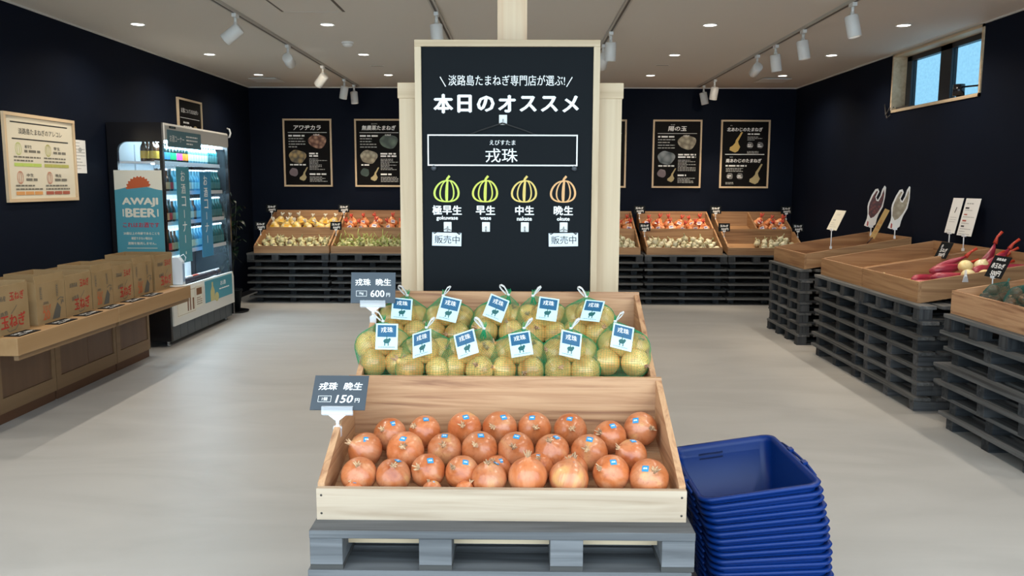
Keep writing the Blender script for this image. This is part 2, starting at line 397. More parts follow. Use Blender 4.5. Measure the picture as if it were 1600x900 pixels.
spotlight(-.68, 6.7, (-.5, 6.9, 0), 'white track spotlight beside the post, above the top left of the menu board', 25)
spotlight(.79, 7.53, (.74, 7.8, 0), 'white track spotlight just right of the menu board, the larger of two', 25)
spotlight(.79, 8.2, (.6, 11.3, .9), 'white track spotlight half hidden by the menu board frame', 60)
spotlight(2.46, 6.34, (2.85, 6.2, .9), 'white track spotlight nearest on the right track', 45)
spotlight(2.46, 7.42, (2.8, 7.4, .9), 'white track spotlight second on the right track', 40)
spotlight(2.46, 8.2, (2.8, 8.3, .9), 'white track spotlight third on the right track', 40)
spotlight(2.46, 8.83, (2.35, 11.9, 1.8), 'white track spotlight seen end-on, fourth on the right track', 60)
spotlight(2.49, 10.86, (2.3, 11.35, .8), 'white track spotlight fifth on the right track, tipped to the back crates', 75, 62)
spotlight(2.49, 11.5, (2.95, 11.5, .8), 'white track spotlight sixth on the right track, nearest the back wall', 60, 70)
# smoke detector, access hatch, vents
sd = thing('smoke_detector', 'white round smoke detector on the ceiling right of the left track', 'smoke detector', (-1.7, 8.2, ZC))
MB().lathe([(.058, 0), (.06, -.012), (.052, -.02), (.052, 0)], 28).build('mounting_plate', WHITE, sd)
MB().lathe([(.05, -.018), (.048, -.032), (.03, -.045), (0, -.047)], 28, rib=.03, ribn=10).build('sensor_head', WHITE, sd)
ah = thing('access_hatch', 'square ceiling access hatch with dark side gaps, near the left track', 'hatch', (-1.675, 6.5, ZC))
MB().box(-.235, .235, -.28, .275, -.004, 0).build('hatch_panel', CEIL, ah)
MB().box(-.255, -.235, -.28, .28, -.003, 0).box(.235, .255, -.28, .28, -.003, 0).build('side_gap', SLOT, ah)
MB().box(-.235, .235, .272, .28, -.006, 0).build('edge_strip', TRIM, ah)
for x, y, lab in ((-3.37, 11.05, 'white ceiling ventilation plate in the back left corner'), (3.27, 10.98, 'white ceiling ventilation plate in the back right corner')):
    v = thing('ceiling_vent', lab, 'vent', (x, y, ZC), group='ceiling ventilation plates')
    MB().box(-.19, .19, -.19, .19, -.02, -.012).build('cover_plate', WHITE, v, bevel=.003)
    MB().box(-.15, .15, -.15, .15, -.012, 0).build('duct_collar', TRIM, v)
for x, y, lab in ((-1.69, 9.8, 'small dark slit in the ceiling left of the post'), (1.62, 9.72, 'small dark slit in the ceiling right of the post')):
    v = thing('ceiling_slit', lab, 'ceiling slit', (x, y, ZC), group='ceiling slits')
    MB().box(-.07, .07, -.012, .012, -.004, 0).build('slit', SLOT, v)
    MB().box(-.078, .078, -.02, -.012, -.003, 0).box(-.078, .078, .012, .02, -.003, 0).build('slit_rim', CEIL, v)
# ------------------------------------------------------------------ pallets
PALD = mat('pallet_end_dark', (.05, .047, .043), .8)
PH = .12
def make_pallet(kind, w=1.1, d=1.1, h=.12, label='x', mats=('grey', 'grey'), rec=.03):
    """kind 'stringer': bearers run along y; kind 'block': rows of blocks. Base centre at the origin, deck boards along x"""
    p = thing('wooden_pallet', label, 'pallet')
    dk = .024; n = 7; bw = d/n*.78; g = MB()
    for i in range(n):
        y0 = -d/2 + i*(d-bw)/(n-1); g.box(-w/2, w/2, y0, y0+bw, h-dk, h)
    g.build('deck', wood(mats[0], 'x'), p, bevel=.002)
    if kind == 'stringer4':
        for x in (-.503, -.19, .185, .503):
            MB().box(x-.047, x+.047, -d/2+.004, d/2-.004, .016, h-dk).build('bearer', wood(mats[1], 'x'), p, bevel=.002)
            MB().box(x-.047, x+.047, -d/2+.008, d/2-.008, 0, .016).build('runner', PALD, p)
        MB().box(-w/2+.09, w/2-.09, -d/2+.085, -d/2+.105, .046, .078).build('cross_board', wood('pale', 'x'), p)
        MB().box(-w/2+.09, w/2-.09, -d/2+.18, -d/2+.20, .0, .045).build('lower_cross_board', wood('grey', 'x'), p)
    elif kind == 'stringer':
        for x in (-w/2+.095, 0, w/2-.095):
            MB().box(x-.04, x+.04, -d/2+rec, d/2-rec, 0, h-dk).build('bearer', wood(mats[1], 'y'), p, bevel=.002)
    else:
        for x in (-w/2+.05, -w/6+.015, w/6-.015, w/2-.05):
            for y in (-d/2+.05, 0, d/2-.05):
                MB().box(x-.045, x+.045, y-.045, y+.045, .014, h-dk).build('block', wood(mats[1], 'z'), p)
            MB().box(x-.045, x+.045, -d/2, d/2, 0, .014).build('runner', wood(mats[1], 'y'), p)
    return p
P4 = make_pallet('stringer4', label='weathered grey pallet topmost under the front onion crate', h=PH)
CX = -.051
P4.location = (CX, 2.222+.55, PH*4); P4['group'] = 'pallets under the middle display'
for k in range(4):
    dup(P4, (CX + RX.uniform(-.008, .008), 2.772 + RX.uniform(-.004, .008), PH*k), label='weathered grey pallet, %s from the floor under the front onion display' % ordinal(k))

# ------------------------------------------------------------------ tilted display crates
NAIL = mat('nail_head', (.08, .07, .06), .4, .8)
FRONTW = noisy('bleached_front', [(0.3, (.35, .25, .165)), (.5, (.455, .345, .245)), (.7, (.51, .40, .29))], ALONG['x'], 1.6, 5, .6, .06, 1.4)
def crate(name, label, W, D, loc, rot=(0,0,0), fh=.095, bh=.319, bf=.012, bb=.125, kind='cedar', tk=.02, divider=None, group=None, front=None, sideb=None):
    c = thing(name, label, 'crate', loc, rot, group)
    wx, wy = wood(kind, 'x'), wood(kind, 'y')
    sl = (bh-fh)/D; bs = (bb-bf)/D; sb = bb-.02 if sideb is None else sideb
    f = MB().box(-W/2, W/2, 0, tk, 0, fh)
    for sx in (-1, 1):
        for z in (.02, fh-.02): f.cyl((sx*(W/2-.014), -.0006, z), (sx*(W/2-.014), .004, z), .0035, n=8, mi=1)
    f.build('front_board', [front or wx, NAIL], c)
    MB().box(-W/2, W/2, D-tk, D, sb, bh).build('back_board', wx, c)
    for s in (-1, 1):
        x0, x1 = (-W/2, -W/2+tk) if s < 0 else (W/2-tk, W/2)
        MB().prism([(tk, 0), (tk, fh+sl*tk), (D-tk, bh-sl*tk), (D-tk, sb)], x0, x1).build('side_board', wy, c)
    g = MB(); n = 4; L = D-2*tk
    for i in range(n):
        ya = tk + L*i/n; yb = tk + L*(i+1)/n - .004
        g.prism([(ya, bf+bs*ya-.012), (ya, bf+bs*ya), (yb, bf+bs*yb), (yb, bf+bs*yb-.012)], -W/2+tk, W/2-tk)
    g.build('base_board', wx, c)
    if divider is not None:
        MB().prism([(tk, bf+.005), (tk, fh+sl*tk), (D-tk, bh-sl*tk), (D-tk, bb)], divider-.01, divider+.01).build('divider', wy, c)
    return c
ZP = PH*5
crate('display_crate', 'front cedar crate holding loose copper onions on the pallets', 1.083, .49, (CX-.004, 2.298, ZP), front=FRONTW, group='middle display crates')
crate('display_crate', 'raised cedar crate holding green net bags of onions', 1.088, .51, (CX-.002, 2.888, ZP+.208), fh=.078, bh=.328, bf=.012, bb=.15, group='middle display crates')
rs = thing('riser_box', 'plain wooden riser behind the front crate, lifting the crate of net bags', 'riser', (CX, 2.9, ZP))
for x in (-.5, .47): MB().box(x, x+.03, 0, .40, 0, .195).build('side_panel', wood('cedar', 'y'), rs)
for y in (0, .38): MB().box(-.47, .47, y, y+.02, 0, .195).build('long_panel', wood('cedar', 'x'), rs)

# ------------------------------------------------------------------ loose onions
def onion_material(name, stops, streak):
    m = bpy.data.materials.new(name); m.use_nodes = True; N = m.node_tree.nodes; L = m.node_tree.links
    b = N['Principled BSDF']; b.inputs['Roughness'].default_value = .30; b.inputs['Coat Weight'].default_value = .22; b.inputs['Coat Roughness'].default_value = .2
    tc = N.new('ShaderNodeTexCoord'); oi = N.new('ShaderNodeObjectInfo'); cx = N.new('ShaderNodeCombineXYZ')
    for i in range(3): L.new(oi.outputs['Random'], cx.inputs[i])
    def noise(scale, sc, det, dist=0.0):
        mp = N.new('ShaderNodeMapping'); mp.inputs['Scale'].default_value = scale; L.new(tc.outputs['Object'], mp.inputs['Vector'])
        ad = N.new('ShaderNodeVectorMath'); ad.operation = 'MULTIPLY_ADD'; L.new(cx.outputs[0], ad.inputs[0]); ad.inputs[1].default_value = (41, 53, 67); L.new(mp.outputs[0], ad.inputs[2])
        nz = N.new('ShaderNodeTexNoise'); nz.inputs['Scale'].default_value = sc; nz.inputs['Detail'].default_value = det; nz.inputs['Distortion'].default_value = dist
        L.new(ad.outputs[0], nz.inputs['Vector']); return nz.outputs['Fac']
    base = noise((1, 1, .45), 16, 4, .6)
    cr = N.new('ShaderNodeValToRGB'); el = cr.color_ramp.elements
    for i, (p, c) in enumerate(stops):
        e = el[i] if i < 2 else el.new(p); e.position = p; e.color = (*c, 1)
    L.new(base, cr.inputs[0])
    st = noise((1, 1, .06), 130, 3, .3)
    r2 = N.new('ShaderNodeValToRGB'); r2.color_ramp.elements[0].position = .52; r2.color_ramp.elements[1].position = .72
    L.new(st, r2.inputs[0])
    mx = N.new('ShaderNodeMix'); mx.data_type = 'RGBA'; mx.blend_type = 'MIX'
    f = N.new('ShaderNodeMath'); f.operation = 'MULTIPLY'; f.inputs[1].default_value = .38; L.new(r2.outputs[0], f.inputs[0])
    L.new(f.outputs[0], mx.inputs['Factor']); L.new(cr.outputs[0], mx.inputs[6]); mx.inputs[7].default_value = (*streak, 1)
    hs = N.new('ShaderNodeHueSaturation'); mr = N.new('ShaderNodeMapRange'); mr.inputs['To Min'].default_value = .86; mr.inputs['To Max'].default_value = 1.12
    L.new(oi.outputs['Random'], mr.inputs[0]); L.new(mr.outputs[0], hs.inputs['Value']); L.new(mx.outputs[2], hs.inputs['Color'])
    L.new(hs.outputs[0], b.inputs['Base Color'])
    bp = N.new('ShaderNodeBump'); bp.inputs['Strength'].default_value = .25; bp.inputs['Distance'].default_value = .002; L.new(st, bp.inputs['Height']); L.new(bp.outputs[0], b.inputs['Normal'])
    MATS[name] = m; return m
COPPER = onion_material('copper_onion_skin', [(.25, (.36, .075, .02)), (.45, (.50, .145, .045)), (.6, (.55, .21, .095)), (.76, (.66, .35, .12))], (.28, .065, .022))
GREENY = onion_material('golden_green_onion_skin', [(.25, (.50, .20, .05)), (.42, (.68, .37, .11)), (.58, (.82, .54, .17)), (.76, (.74, .34, .13))], (.50, .24, .08))
STEM = noisy('dry_onion_neck', [(.3, (.20, .11, .06)), (.55, (.50, .30, .16)), (.75, (.66, .46, .27))], (20, 20, 3), 3, 3, .7)
BLUEST = mat('sticker_blue', (.025, .25, .52), .4)
def onion_prof(r, sq=.93, neck=.13):
    P = []
    for i in range(19):
        th = PI*i/18
        rr = r*math.sin(th); z = -r*sq*math.cos(th)
        if i == 0: rr = 0
        if th > PI*.82: # shoulders rise into the neck
            k = (th-PI*.82)/(PI*.18); rr = max(rr, r*neck); z += r*.17*k*k
        P.append((rr, z))
    P[0] = (0, -r*sq*.985); P[1] = (P[1][0], -r*sq*.975)
    P[-1] = (r*neck, P[-1][1]); P.append((0, P[-1][1]-.002))
    return P
def onion_body_me(r, seed, sq=.93):
    g = MB(); g.lathe(onion_prof(r, sq), 32, None, 0, .006, 9); rnd = random.Random(seed)
    a, b_ = rnd.uniform(0, 6), rnd.uniform(.01, .03)
    for v in g.bm.verts:
        v.co.x *= 1 + b_*math.sin(a); v.co.y *= 1 + b_*math.cos(a); v.co.x += .04*v.co.z*math.sin(a*2)
    # dry root tuft below
    for k in range(7):
        an = rnd.uniform(0, 6.3); g.cyl((.004*math.cos(an), .004*math.sin(an), -r*sq*.97), (.010*math.cos(an), .010*math.sin(an), -r*sq*1.06), .0012, .0005, 5)
    o = g.build('tmp', []); me = o.data; me.name = 'onion_body'; bpy.data.objects.remove(o); return me
def neck_me(r, seed, sq=.93, ln=1.0):
    rnd = random.Random(seed); g = MB(); z0 = r*sq*1.10
    for k in range(6):
        an = 2*PI*k/6 + rnd.uniform(-.3, .3); lean = rnd.uniform(.001, .010); h = rnd.uniform(.010, .022)*ln; bx, by = .0045*math.cos(an), .0045*math.sin(an)
        g.tube([(bx*1.2, by*1.2, z0-.006), (bx, by, z0+.004), (bx+lean*math.cos(an), by+lean*math.sin(an), z0+h)], [.0045, .0038, .0012], 6)
    g.tube([(0, 0, z0-.012), (0, 0, z0+.004), (.002, 0, z0+.012)], [.009, .006, .002], 8)
    o = g.build('tmp', []); me = o.data; me.name = 'onion_neck'; bpy.data.objects.remove(o); return me
def sticker_me(r):
    """small blue square bent over a sphere of radius r, two white characters, tangent plane at +z"""
    g = MB(); h = .0098; n = 6
    def up(x, y, e): rho = r*1.012+e; k = rho/math.sqrt(x*x+y*y+r*r); return (x*k, y*k, r*k)
    vs = [[g.bm.verts.new(up(-h+2*h*i/n, -h+2*h*j/n, .0004)) for i in range(n+1)] for j in range(n+1)]
    for j in range(n):
        for i in range(n): g.bm.faces.new([vs[j][i], vs[j][i+1], vs[j+1][i+1], vs[j+1][i]])
    n0 = len(g.bm.faces)
    me, (x0, x1, y0, y1) = text_me('戎珠', .015, 0, 1); s = .0125/(x1-x0)
    off = [g.bm.verts.new(up((v.co.x-(x0+x1)/2)*s, (v.co.y-(y0+y1)/2)*s, .0009)) for v in me.vertices]
    for p in me.polygons:
        f = g.bm.faces.new([off[i] for i in p.vertices]); f.material_index = 1
    o = g.build('tmp', []); m2 = o.data; m2.name = 'sticker'; bpy.data.objects.remove(o); return m2
R0 = .0555
OB = [onion_body_me(R0, s, q) for s, q in ((1, .95), (2, .90), (3, .98), (4, .93))]
ON = [neck_me(R0, s, q, l) for s, q, l in ((1, .95, 1), (2, .90, .7), (3, .98, 1.3), (4, .93, .9))]
ST = sticker_me(R0)
for me in OB: me.materials.append(COPPER)
for me in ON: me.materials.append(STEM)
ST.materials.append(BLUEST); ST.materials.append(INKW)
def onion(i, pos, r, stem, stick, label, group):
    v = i % 4
    o = bpy.data.objects.new('onion', OB[v]); COL.objects.link(o); tag(o, label, 'onion', group)
    s = 1.02*r/R0; o.scale = (s, s, s); o.location = pos
    d = Vector(stem).normalized(); q = d.to_track_quat('Z', 'Y'); o.rotation_euler = q.to_euler()
    nk = bpy.data.objects.new('onion_neck', ON[v]); COL.objects.link(nk); nk.parent = o
    if stick is not None:
        sk = bpy.data.objects.new('sticker', ST); COL.objects.link(sk); sk.parent = o
        w = Vector(stick).normalized(); up = Vector((RX.uniform(-.25, .25), .3, 1)); xa = up.cross(w).normalized(); ya = w.cross(xa)
        Mw = Matrix((xa, ya, w)).transposed()
        Ml = q.to_matrix().inverted() @ Mw
        # body is slightly flattened along its own axis: follow it
        dl = (q.inverted() @ w); sqv = (.95, .90, .98, .93)[v]
        th = math.acos(max(-1, min(1, dl.z))); rad = 1/math.sqrt((math.sin(th))**2 + (math.cos(th)/sqv)**2)
        sk.matrix_local = Ml.to_4x4() @ Matrix.Diagonal((rad, rad, rad*1.004, 1))
    return o
rows = {
 'back row': [(-0.432,2.626,0.757,0.0534,(-0.25,-0.8,0.5),(0.32,-0.45,0.85)),(-0.319,2.643,0.761,0.0537,(-0.5,-0.6,0.5),(0.15,-0.35,0.95)),(-0.186,2.661,0.767,0.0557,(-0.05,-0.9,0.45),(0.1,-0.5,0.88)),(-0.069,2.657,0.769,0.0582,(-0.3,-0.85,0.35),(0.25,-0.5,0.85)),(0.047,2.664,0.767,0.0549,(0.05,-0.9,0.35),(-0.15,-0.5,0.88)),(0.167,2.654,0.766,0.0555,(0.02,-0.95,0.4),(-0.08,-0.45,0.9)),(0.295,2.62,0.755,0.0531,(-0.6,-0.7,0.45),(0.12,-0.5,0.85)),(0.403,2.667,0.769,0.0557,(0.45,-0.85,0.3),(-0.4,-0.6,0.7))],
 'middle row': [(-0.495,2.527,0.736,0.0548,(-0.7,-0.5,0.55),(0.2,-0.55,0.8)),(-0.365,2.515,0.738,0.0594,(0.0,-0.85,0.5),(-0.05,-0.5,0.88)),(-0.241,2.532,0.736,0.054,(0.0,-0.8,0.5),(0.02,-0.3,0.98)),(-0.13,2.531,0.739,0.0573,(-0.15,-0.85,0.5),(0.1,-0.35,0.95)),(-0.014,2.528,0.738,0.0572,(-0.1,-0.85,0.45),(0.05,-0.4,0.95)),(0.102,2.526,0.736,0.0555,(-0.2,-0.6,0.8),(0.25,-0.2,0.95)),(0.219,2.518,0.736,0.0569,(-0.2,-0.9,0.45),(-0.02,-0.45,0.9)),(0.351,2.512,0.729,0.0511,(-0.8,-0.4,0.6),(0.1,-0.15,0.99))],
 'front row': [(-0.489,2.392,0.703,0.0529,(0.05,-0.65,0.75),(0.35,-0.55,0.75)),(-0.384,2.389,0.702,0.0528,(0.1,-0.6,0.75),(0.3,-0.02,0.98)),(-0.282,2.417,0.708,0.0518,(-0.4,-0.8,0.45),(0.2,-0.55,0.82)),(-0.177,2.409,0.706,0.0516,(-0.4,-0.75,0.55),(0.25,-0.5,0.82)),(-0.073,2.475,0.692,0.045,(-0.2,-0.6,0.75),(0.35,-0.45,0.85)),(0.059,2.475,0.702,0.045,(-0.1,-0.6,0.75),(-0.1,-0.25,0.95)),(0.167,2.475,0.698,0.045,(-0.3,-0.6,0.75),(-0.05,-0.4,0.95)),(0.277,2.403,0.709,0.056,(-0.65,-0.65,0.5),(0.05,-0.55,0.85)),(0.388,2.379,0.704,0.057,(0.15,-0.75,0.65),(-0.3,-0.6,0.75))],
 'foremost few, resting on the front row': [(-0.093,2.373,0.702,0.0532,(-0.1,-0.3,0.95),(0.45,0.1,0.92)),(0.023,2.377,0.708,0.0572,(0.0,-0.12,1),None),(0.147,2.379,0.701,0.0591,(0.25,0.25,0.95),(0.2,0.05,0.98))],
 'lowest few, peeping over the front board': [(-0.263,2.35,0.673,0.029,(-0.25,-0.3,0.9),(0.2,-0.25,0.95)),(-0.494,2.35,0.673,0.029,(-0.4,-0.2,0.9),(0.1,-0.3,0.95)),(-0.164,2.35,0.673,0.029,(0.5,-0.2,0.85),None)],
}
n = 0
for rn, L in rows.items():
    for k, (x, y, z, r, st, sk) in enumerate(L):
        if rn.startswith('lowest'): lab = 'copper onion low behind the crate front board, %s from the left' % ordinal(k)
        elif rn.startswith('foremost'): lab = 'copper onion piled against the crate front board, %s from the left' % ordinal(k)
        else: lab = 'loose copper onion, %s from the left in the %s of the front crate' % (ordinal(k), rn)
        onion(n, (x, y, z), r, st, sk, lab, 'loose copper onions'); n += 1

# ------------------------------------------------------------------ green net bags of onions
NETG = mat('green_net', (.0, .30, .11), .5)
for nm in (): pass
OBG = [m.copy() for m in OB]; 
for me in OBG: me.materials.clear(); me.materials.append(GREENY)
CARD = mat('pale_blue_card', (.55, .74, .80), .5); CARDB = mat('card_navy', (.012, .10, .20), .5); CARDG = mat('card_motif', (.01, .10, .10), .5)
STRAP = mat('white_strap', (.80, .80, .80), .45)
def net_me(balls, gather, vox, th):
    g = MB()
    ico = [v for v in (Vector((math.cos(a)*math.cos(b), math.sin(a)*math.cos(b), math.sin(b))) for b in [PI*(j/6-.5) for j in range(7)] for a in [2*PI*k/10 for k in range(10)])]
    for (c, r) in balls:
        for v in ico: g.bm.verts.new(Vector(c) + v*(r*1.10))
    for p in gather: g.bm.verts.new(p)
    bmesh.ops.remove_doubles(g.bm, verts=g.bm.verts, dist=.0005)
    res = bmesh.ops.convex_hull(g.bm, input=g.bm.verts)
    bmesh.ops.delete(g.bm, geom=[e for e in set(res['geom_interior'])|set(res['geom_unused']) if isinstance(e, bmesh.types.BMVert)], context='VERTS')
    o = g.build('tmp', [])
    md = o.modifiers.new('r', 'REMESH'); md.mode = 'VOXEL'; md.voxel_size = vox
    sm = o.modifiers.new('s', 'SMOOTH'); sm.factor = .5; sm.iterations = 4
    wf = o.modifiers.new('w', 'WIREFRAME'); wf.thickness = th; wf.use_even_offset = False
    dg = bpy.context.evaluated_depsgraph_get(); me = bpy.data.meshes.new_from_object(o.evaluated_get(dg))
    old = o.data; bpy.data.objects.remove(o); bpy.data.meshes.remove(old); me.name = 'net'; return me
def net_bag(name, label, cat, loc, rot, seed, group, netm, bodies, card=True, tie=True, r=.053, vox=.0105, th=.0010, cardrot=(-.80, 0, 0), cardpos=None, lay=None, gat=None):
    rnd = random.Random(seed); b = thing(name, label, cat, loc, rot, group)
    lay = lay or [(-.052, -.045, 0), (.050, -.050, .0), (-.053, .042, .026), (.053, .046, .024), (0, .0, .062)]
    balls = []
    for k, c in enumerate(lay):
        rr = r*rnd.uniform(.94, 1.06); c = tuple(q + rnd.uniform(-.005, .005) for q in c); balls.append((c, rr))
        o = bpy.data.objects.new('onion', bodies[(seed+k) % len(bodies)]); COL.objects.link(o); o.parent = b
        o.location = c; s = rr/R0; o.scale = (s, s, s)
        d = Vector((rnd.uniform(-.8, .8), rnd.uniform(-.9, .1), rnd.uniform(.1, .9))) if k < len(lay)-1 else Vector((rnd.choice((-1, 1)), .5, .2)); o.rotation_euler = d.to_track_quat('Z', 'Y').to_euler()
        nk = bpy.data.objects.new('onion_neck', ON[(seed+k) % 4]); COL.objects.link(nk); nk.parent = o
    gp = Vector(gat or (rnd.uniform(-.05, .05), .09, .105))
    me = net_me(balls, [gp + Vector((dx, dy, 0)) for dx in (-.006, .006) for dy in (-.006, .006)], vox, th)
    me.materials.append(netm); nt = bpy.data.objects.new('net', me); COL.objects.link(nt); nt.parent = b
    # gathered neck of the net
    g = MB()
    for k in range(7):
        a = 2*PI*k/7; g.tube([gp + Vector((.012*math.cos(a), -.02+.012*math.sin(a), -.03)), gp + Vector((.003*math.cos(a), .003*math.sin(a), -.004)), gp + Vector((.008*math.cos(a)+.004, .01, .018+.006*math.sin(a*2)))], [.0022, .002, .0012], 5)
    g.build('gathered_neck', netm, b)
    if tie:
        g = MB(); sx = rnd.choice((-1, 1)); w = .012
        P = [Vector((0, 0, 0)), Vector((sx*.008, .0, .018)), Vector((sx*.018, 0, .036)), Vector((sx*.03, 0, .043)), Vector((sx*.034, .006, .036)), Vector((sx*.024, .008, .02)), Vector((sx*.008, .006, .004))]
        off = Vector((0, w/2, 0))
        for i in range(len(P)-1):
            g.bm.faces.new([g.bm.verts.new(q) for q in (gp+P[i]-off, gp+P[i+1]-off, gp+P[i+1]+off, gp+P[i]+off)])
        tr = g.build('tie_strap', STRAP, b); md = tr.modifiers.new('t', 'SOLIDIFY'); md.thickness = .0035
        MB().lathe([(.0, -.006), (.0065, -.004), (.0065, .004), (0, .006)], 10, Matrix.Translation(gp)).build('tie_knot', STRAP, b)
    if card:
        d = Decal(.0008); w, h = .040, .050
        me2 = MB(); nseg = 6
        bend = lambda z: 0.0
        d.rect(-w+.006, w-.006, -.002, h-.006, 1)
        d.text('戎珠', 0, .026, w=.044, mi=2, bold=.01)
        d.ell(0, -.018, .012, .009, 3, 14).ell(.010, -.012, .005, .006, 3, 10).rect(-.0085, -.005, -.036, -.02, 3).rect(.004, .0075, -.036, -.02, 3).rect(-.0015, .0015, -.012, .004, 3)
        d.lines(-.03, .03, -.041, 1, .005, .0016, 3, rnd)
        for i in range(nseg):
            z0, z1 = -h + 2*h*i/nseg, -h + 2*h*(i+1)/nseg
            d.mb.poly([(-w, 0, z0), (w, 0, z0), (w, 0, z1), (-w, 0, z1)], 0)
        bmesh.ops.remove_doubles(d.mb.bm, verts=[v for v in d.mb.bm.verts if abs(v.co.y) < 1e-7], dist=1e-6)
        for v in d.mb.bm.verts: v.co.y += -bend(v.co.z)*1.0
        cp = Vector(cardpos or (rnd.uniform(-.03, .03), -.052, .108))
        d.build('label_card', [CARD, CARDB, INKW, CARDG], b, cp, (cardrot[0]+rnd.uniform(-.25, .1), cardrot[1]+rnd.uniform(-.45, .45), rnd.uniform(-.25, .25)))
    return b
TB = math.atan2(.138, .51)
bl = [(-.475, 3.275, 1.012, 'leftmost in the back row', .10), (-.295, 3.275, 1.012, 'second from the left in the back row', -.15), (-.092, 3.28, 1.016, 'middle bag of the back row, its tie standing up', 0), (.088, 3.275, 1.014, 'fourth from the left in the back row', .1), (.272, 3.27, 1.010, 'rightmost in the back row, card lying flat', -.2)]
fl = [(-.512, 3.035, .945, 'leftmost in the front row, leaning on the side board', .3), (-.355, 3.01, .925, 'second from the left in the front row', 0), (-.192, 3.01, .925, 'third from the left in the front row', -.2), (-.010, 3.01, .925, 'fourth from the left in the front row', 0), (.188, 3.01, .925, 'fifth from the left in the front row', .1), (.385, 3.05, .945, 'rightmost in the front row beside the right side board', -.25)]
for i, (x, y, z, w_, rz) in enumerate(bl+fl):
    net_bag('onion_net_bag', 'green net bag of onions, ' + w_, 'net bag', (x, y, z-.012), (TB, 0, rz), 20+i, 'green net bags of onions', NETG, OBG)

# ------------------------------------------------------------------ price signs of the middle display
def clip_holder(o, length, tilt_top=(0, 0, 0)):
    """clear clip: jaw bar along the sign's lower edge, ball joint, stem, spring clamp"""
    MB().box(-.05, .05, -.006, .006, -.012, .012).cyl((-.05, 0, -.012), (.05, 0, -.012), .006).build('clip_bar', CLEAR, o)
    g = MB(); g.prism([(-.03, -.014), (.03, -.014), (.008, -.032), (-.008, -.032)], -.004, .004, 'y')
    g.cyl((0, 0, -.03), (0, 0, -.045), .006).lathe([(0, -.008), (.008, 0), (0, .008)], 12, Matrix.Translation((0, 0, -.05))).cyl((0, 0, -.05), (0, 0, -length+.02), .007)
    g.build('stem', mat('clear_stem', (.80, .83, .86), .15, spec=.7), o)
    MB().box(-.012, .012, -.008, -.003, -length-.012, -length+.024).box(-.012, .012, .003, .008, -length-.012, -length+.024).cyl((-.014, 0, -length+.016), (.014, 0, -length+.016), .005).build('clamp', CLEAR, o)
def price_sign(loc, tilt, w, h, price, unit, label, hold, yaw=0, shear=0.0):
    s = thing('price_sign', label, 'price sign', loc, (0, 0, yaw), 'dark price signs of the middle display')
    d = Decal(.0022)
    d.text('戎珠', -w*.23, h*.68, w=w*.34, h=h*.22, mi=1, bold=.03, shear=shear).text('晩生', w*.23, h*.68, w=w*.34, h=h*.22, mi=1, bold=.03, shear=shear)
    bx0, bx1 = -w*.38, -w*.14
    d.frame(bx0, bx1, h*.22, h*.40, .0012, 1).text(unit, (bx0+bx1)/2, h*.31, h=h*.10, mi=1, bold=.02)
    d.text(price, w*.10, h*.31, w=w*.31, h=h*.22, mi=1, bold=.025, shear=shear).text('円', w*.34, h*.27, h=h*.12, mi=1, bold=.02)
    d.mb.box(-w/2, w/2, -.0015, .0015, 0, h, 0)
    d.build('sign_plate', [SLATE, INKW], s, (0, 0, .0), (-tilt, 0, 0))
    clip_holder(s, hold)
    return s
price_sign((-.587, 2.55, .86), math.radians(43), .177, .126, '150', '1個', 'dark price sign reading 150 yen, clipped to the front onion crate', .075, shear=.15)
price_sign((-.585, 3.2, 1.112), math.radians(12), .176, .122, '600', '1kg', 'dark price sign reading 600 yen, clipped to the net bag crate', .075)

# ------------------------------------------------------------------ menu board
BW0, BW1, BZ0, BZ1, BY = -.473, .343, .96, 2.208, 3.69
mb_ = thing('menu_board', 'large black menu board in a pale timber frame on the column', 'menu board', ((BW0+BW1)/2, BY, 0))
hw = (BW1-BW0)/2; ft = .029; bx = lambda x: x - (BW0+BW1)/2
for z in (BZ1-ft, BZ0): MB().box(-hw, hw, 0, .08, z, z+ft).build('frame_rail', wood('pale', 'x'), mb_, bevel=.002)
for x in (-hw, hw-ft): MB().box(x, x+ft, .001, .079, BZ0+ft, BZ1-ft).build('frame_stile', wood('pale', 'z'), mb_, bevel=.002)
MB().box(-hw+ft, hw-ft, .012, .03, BZ0+ft, BZ1-ft).build('black_panel', BLACK, mb_)
d = Decal(.0)
tx = bx((-.328+.193)/2)
d.text('淡路島たまねぎ専門店が選ぶ!', tx, 2.035, w=.515, h=.046, mi=0, bold=.012)
d.stroke([(bx(-.362), 2.05), (bx(-.337), 2.008)], .004).stroke([(bx(.222), 2.05), (bx(.197), 2.008)], .004)
d.spaced('本日のオススメ', bx(-.066), 1.934, .094, .080, 0, .06)
xs = [-.334, -.161, .014, .189]
cols = [1, 2, 3, 4]
for x, mi in zip(xs, cols):
    cx, cz, R = bx(x), 1.553, .055
    for kx in (-1, -.58, -.12, .0, .5, .9):
        for off in ((-.03, .03) if abs(kx) > .8 else (0, .04)):
            P = []
            for i in range(15):
                t = i/14; a = PI*t; wv = math.sin(a)**.8 * (1 - .18*math.cos(a))
                zz = .047*math.cos(a) - .004; P.append((cx + (kx+off)*R*wv*1.02 + (.006*(1-t)**3), cz + zz))
            d.stroke(P, .0058 if abs(kx) > .8 else .0042, mi)
    d.stroke([(cx-.004, cz+.038), (cx+.002, cz+.052), (cx+.012, cz+.064)], .010, mi)
for x, t1, t2 in zip(xs, ('極早生', '早生', '中生', '晩生'), ('gokuwase', 'wase', 'nakate', 'okute')):
    d.spaced(t1, bx(x), 1.464, .045, .041, 0, .045).text(t2, bx(x), 1.427, w={'gokuwase': .096, 'wase': .048, 'nakate': .066, 'okute': .056}[t2], mi=0, bold=.05)
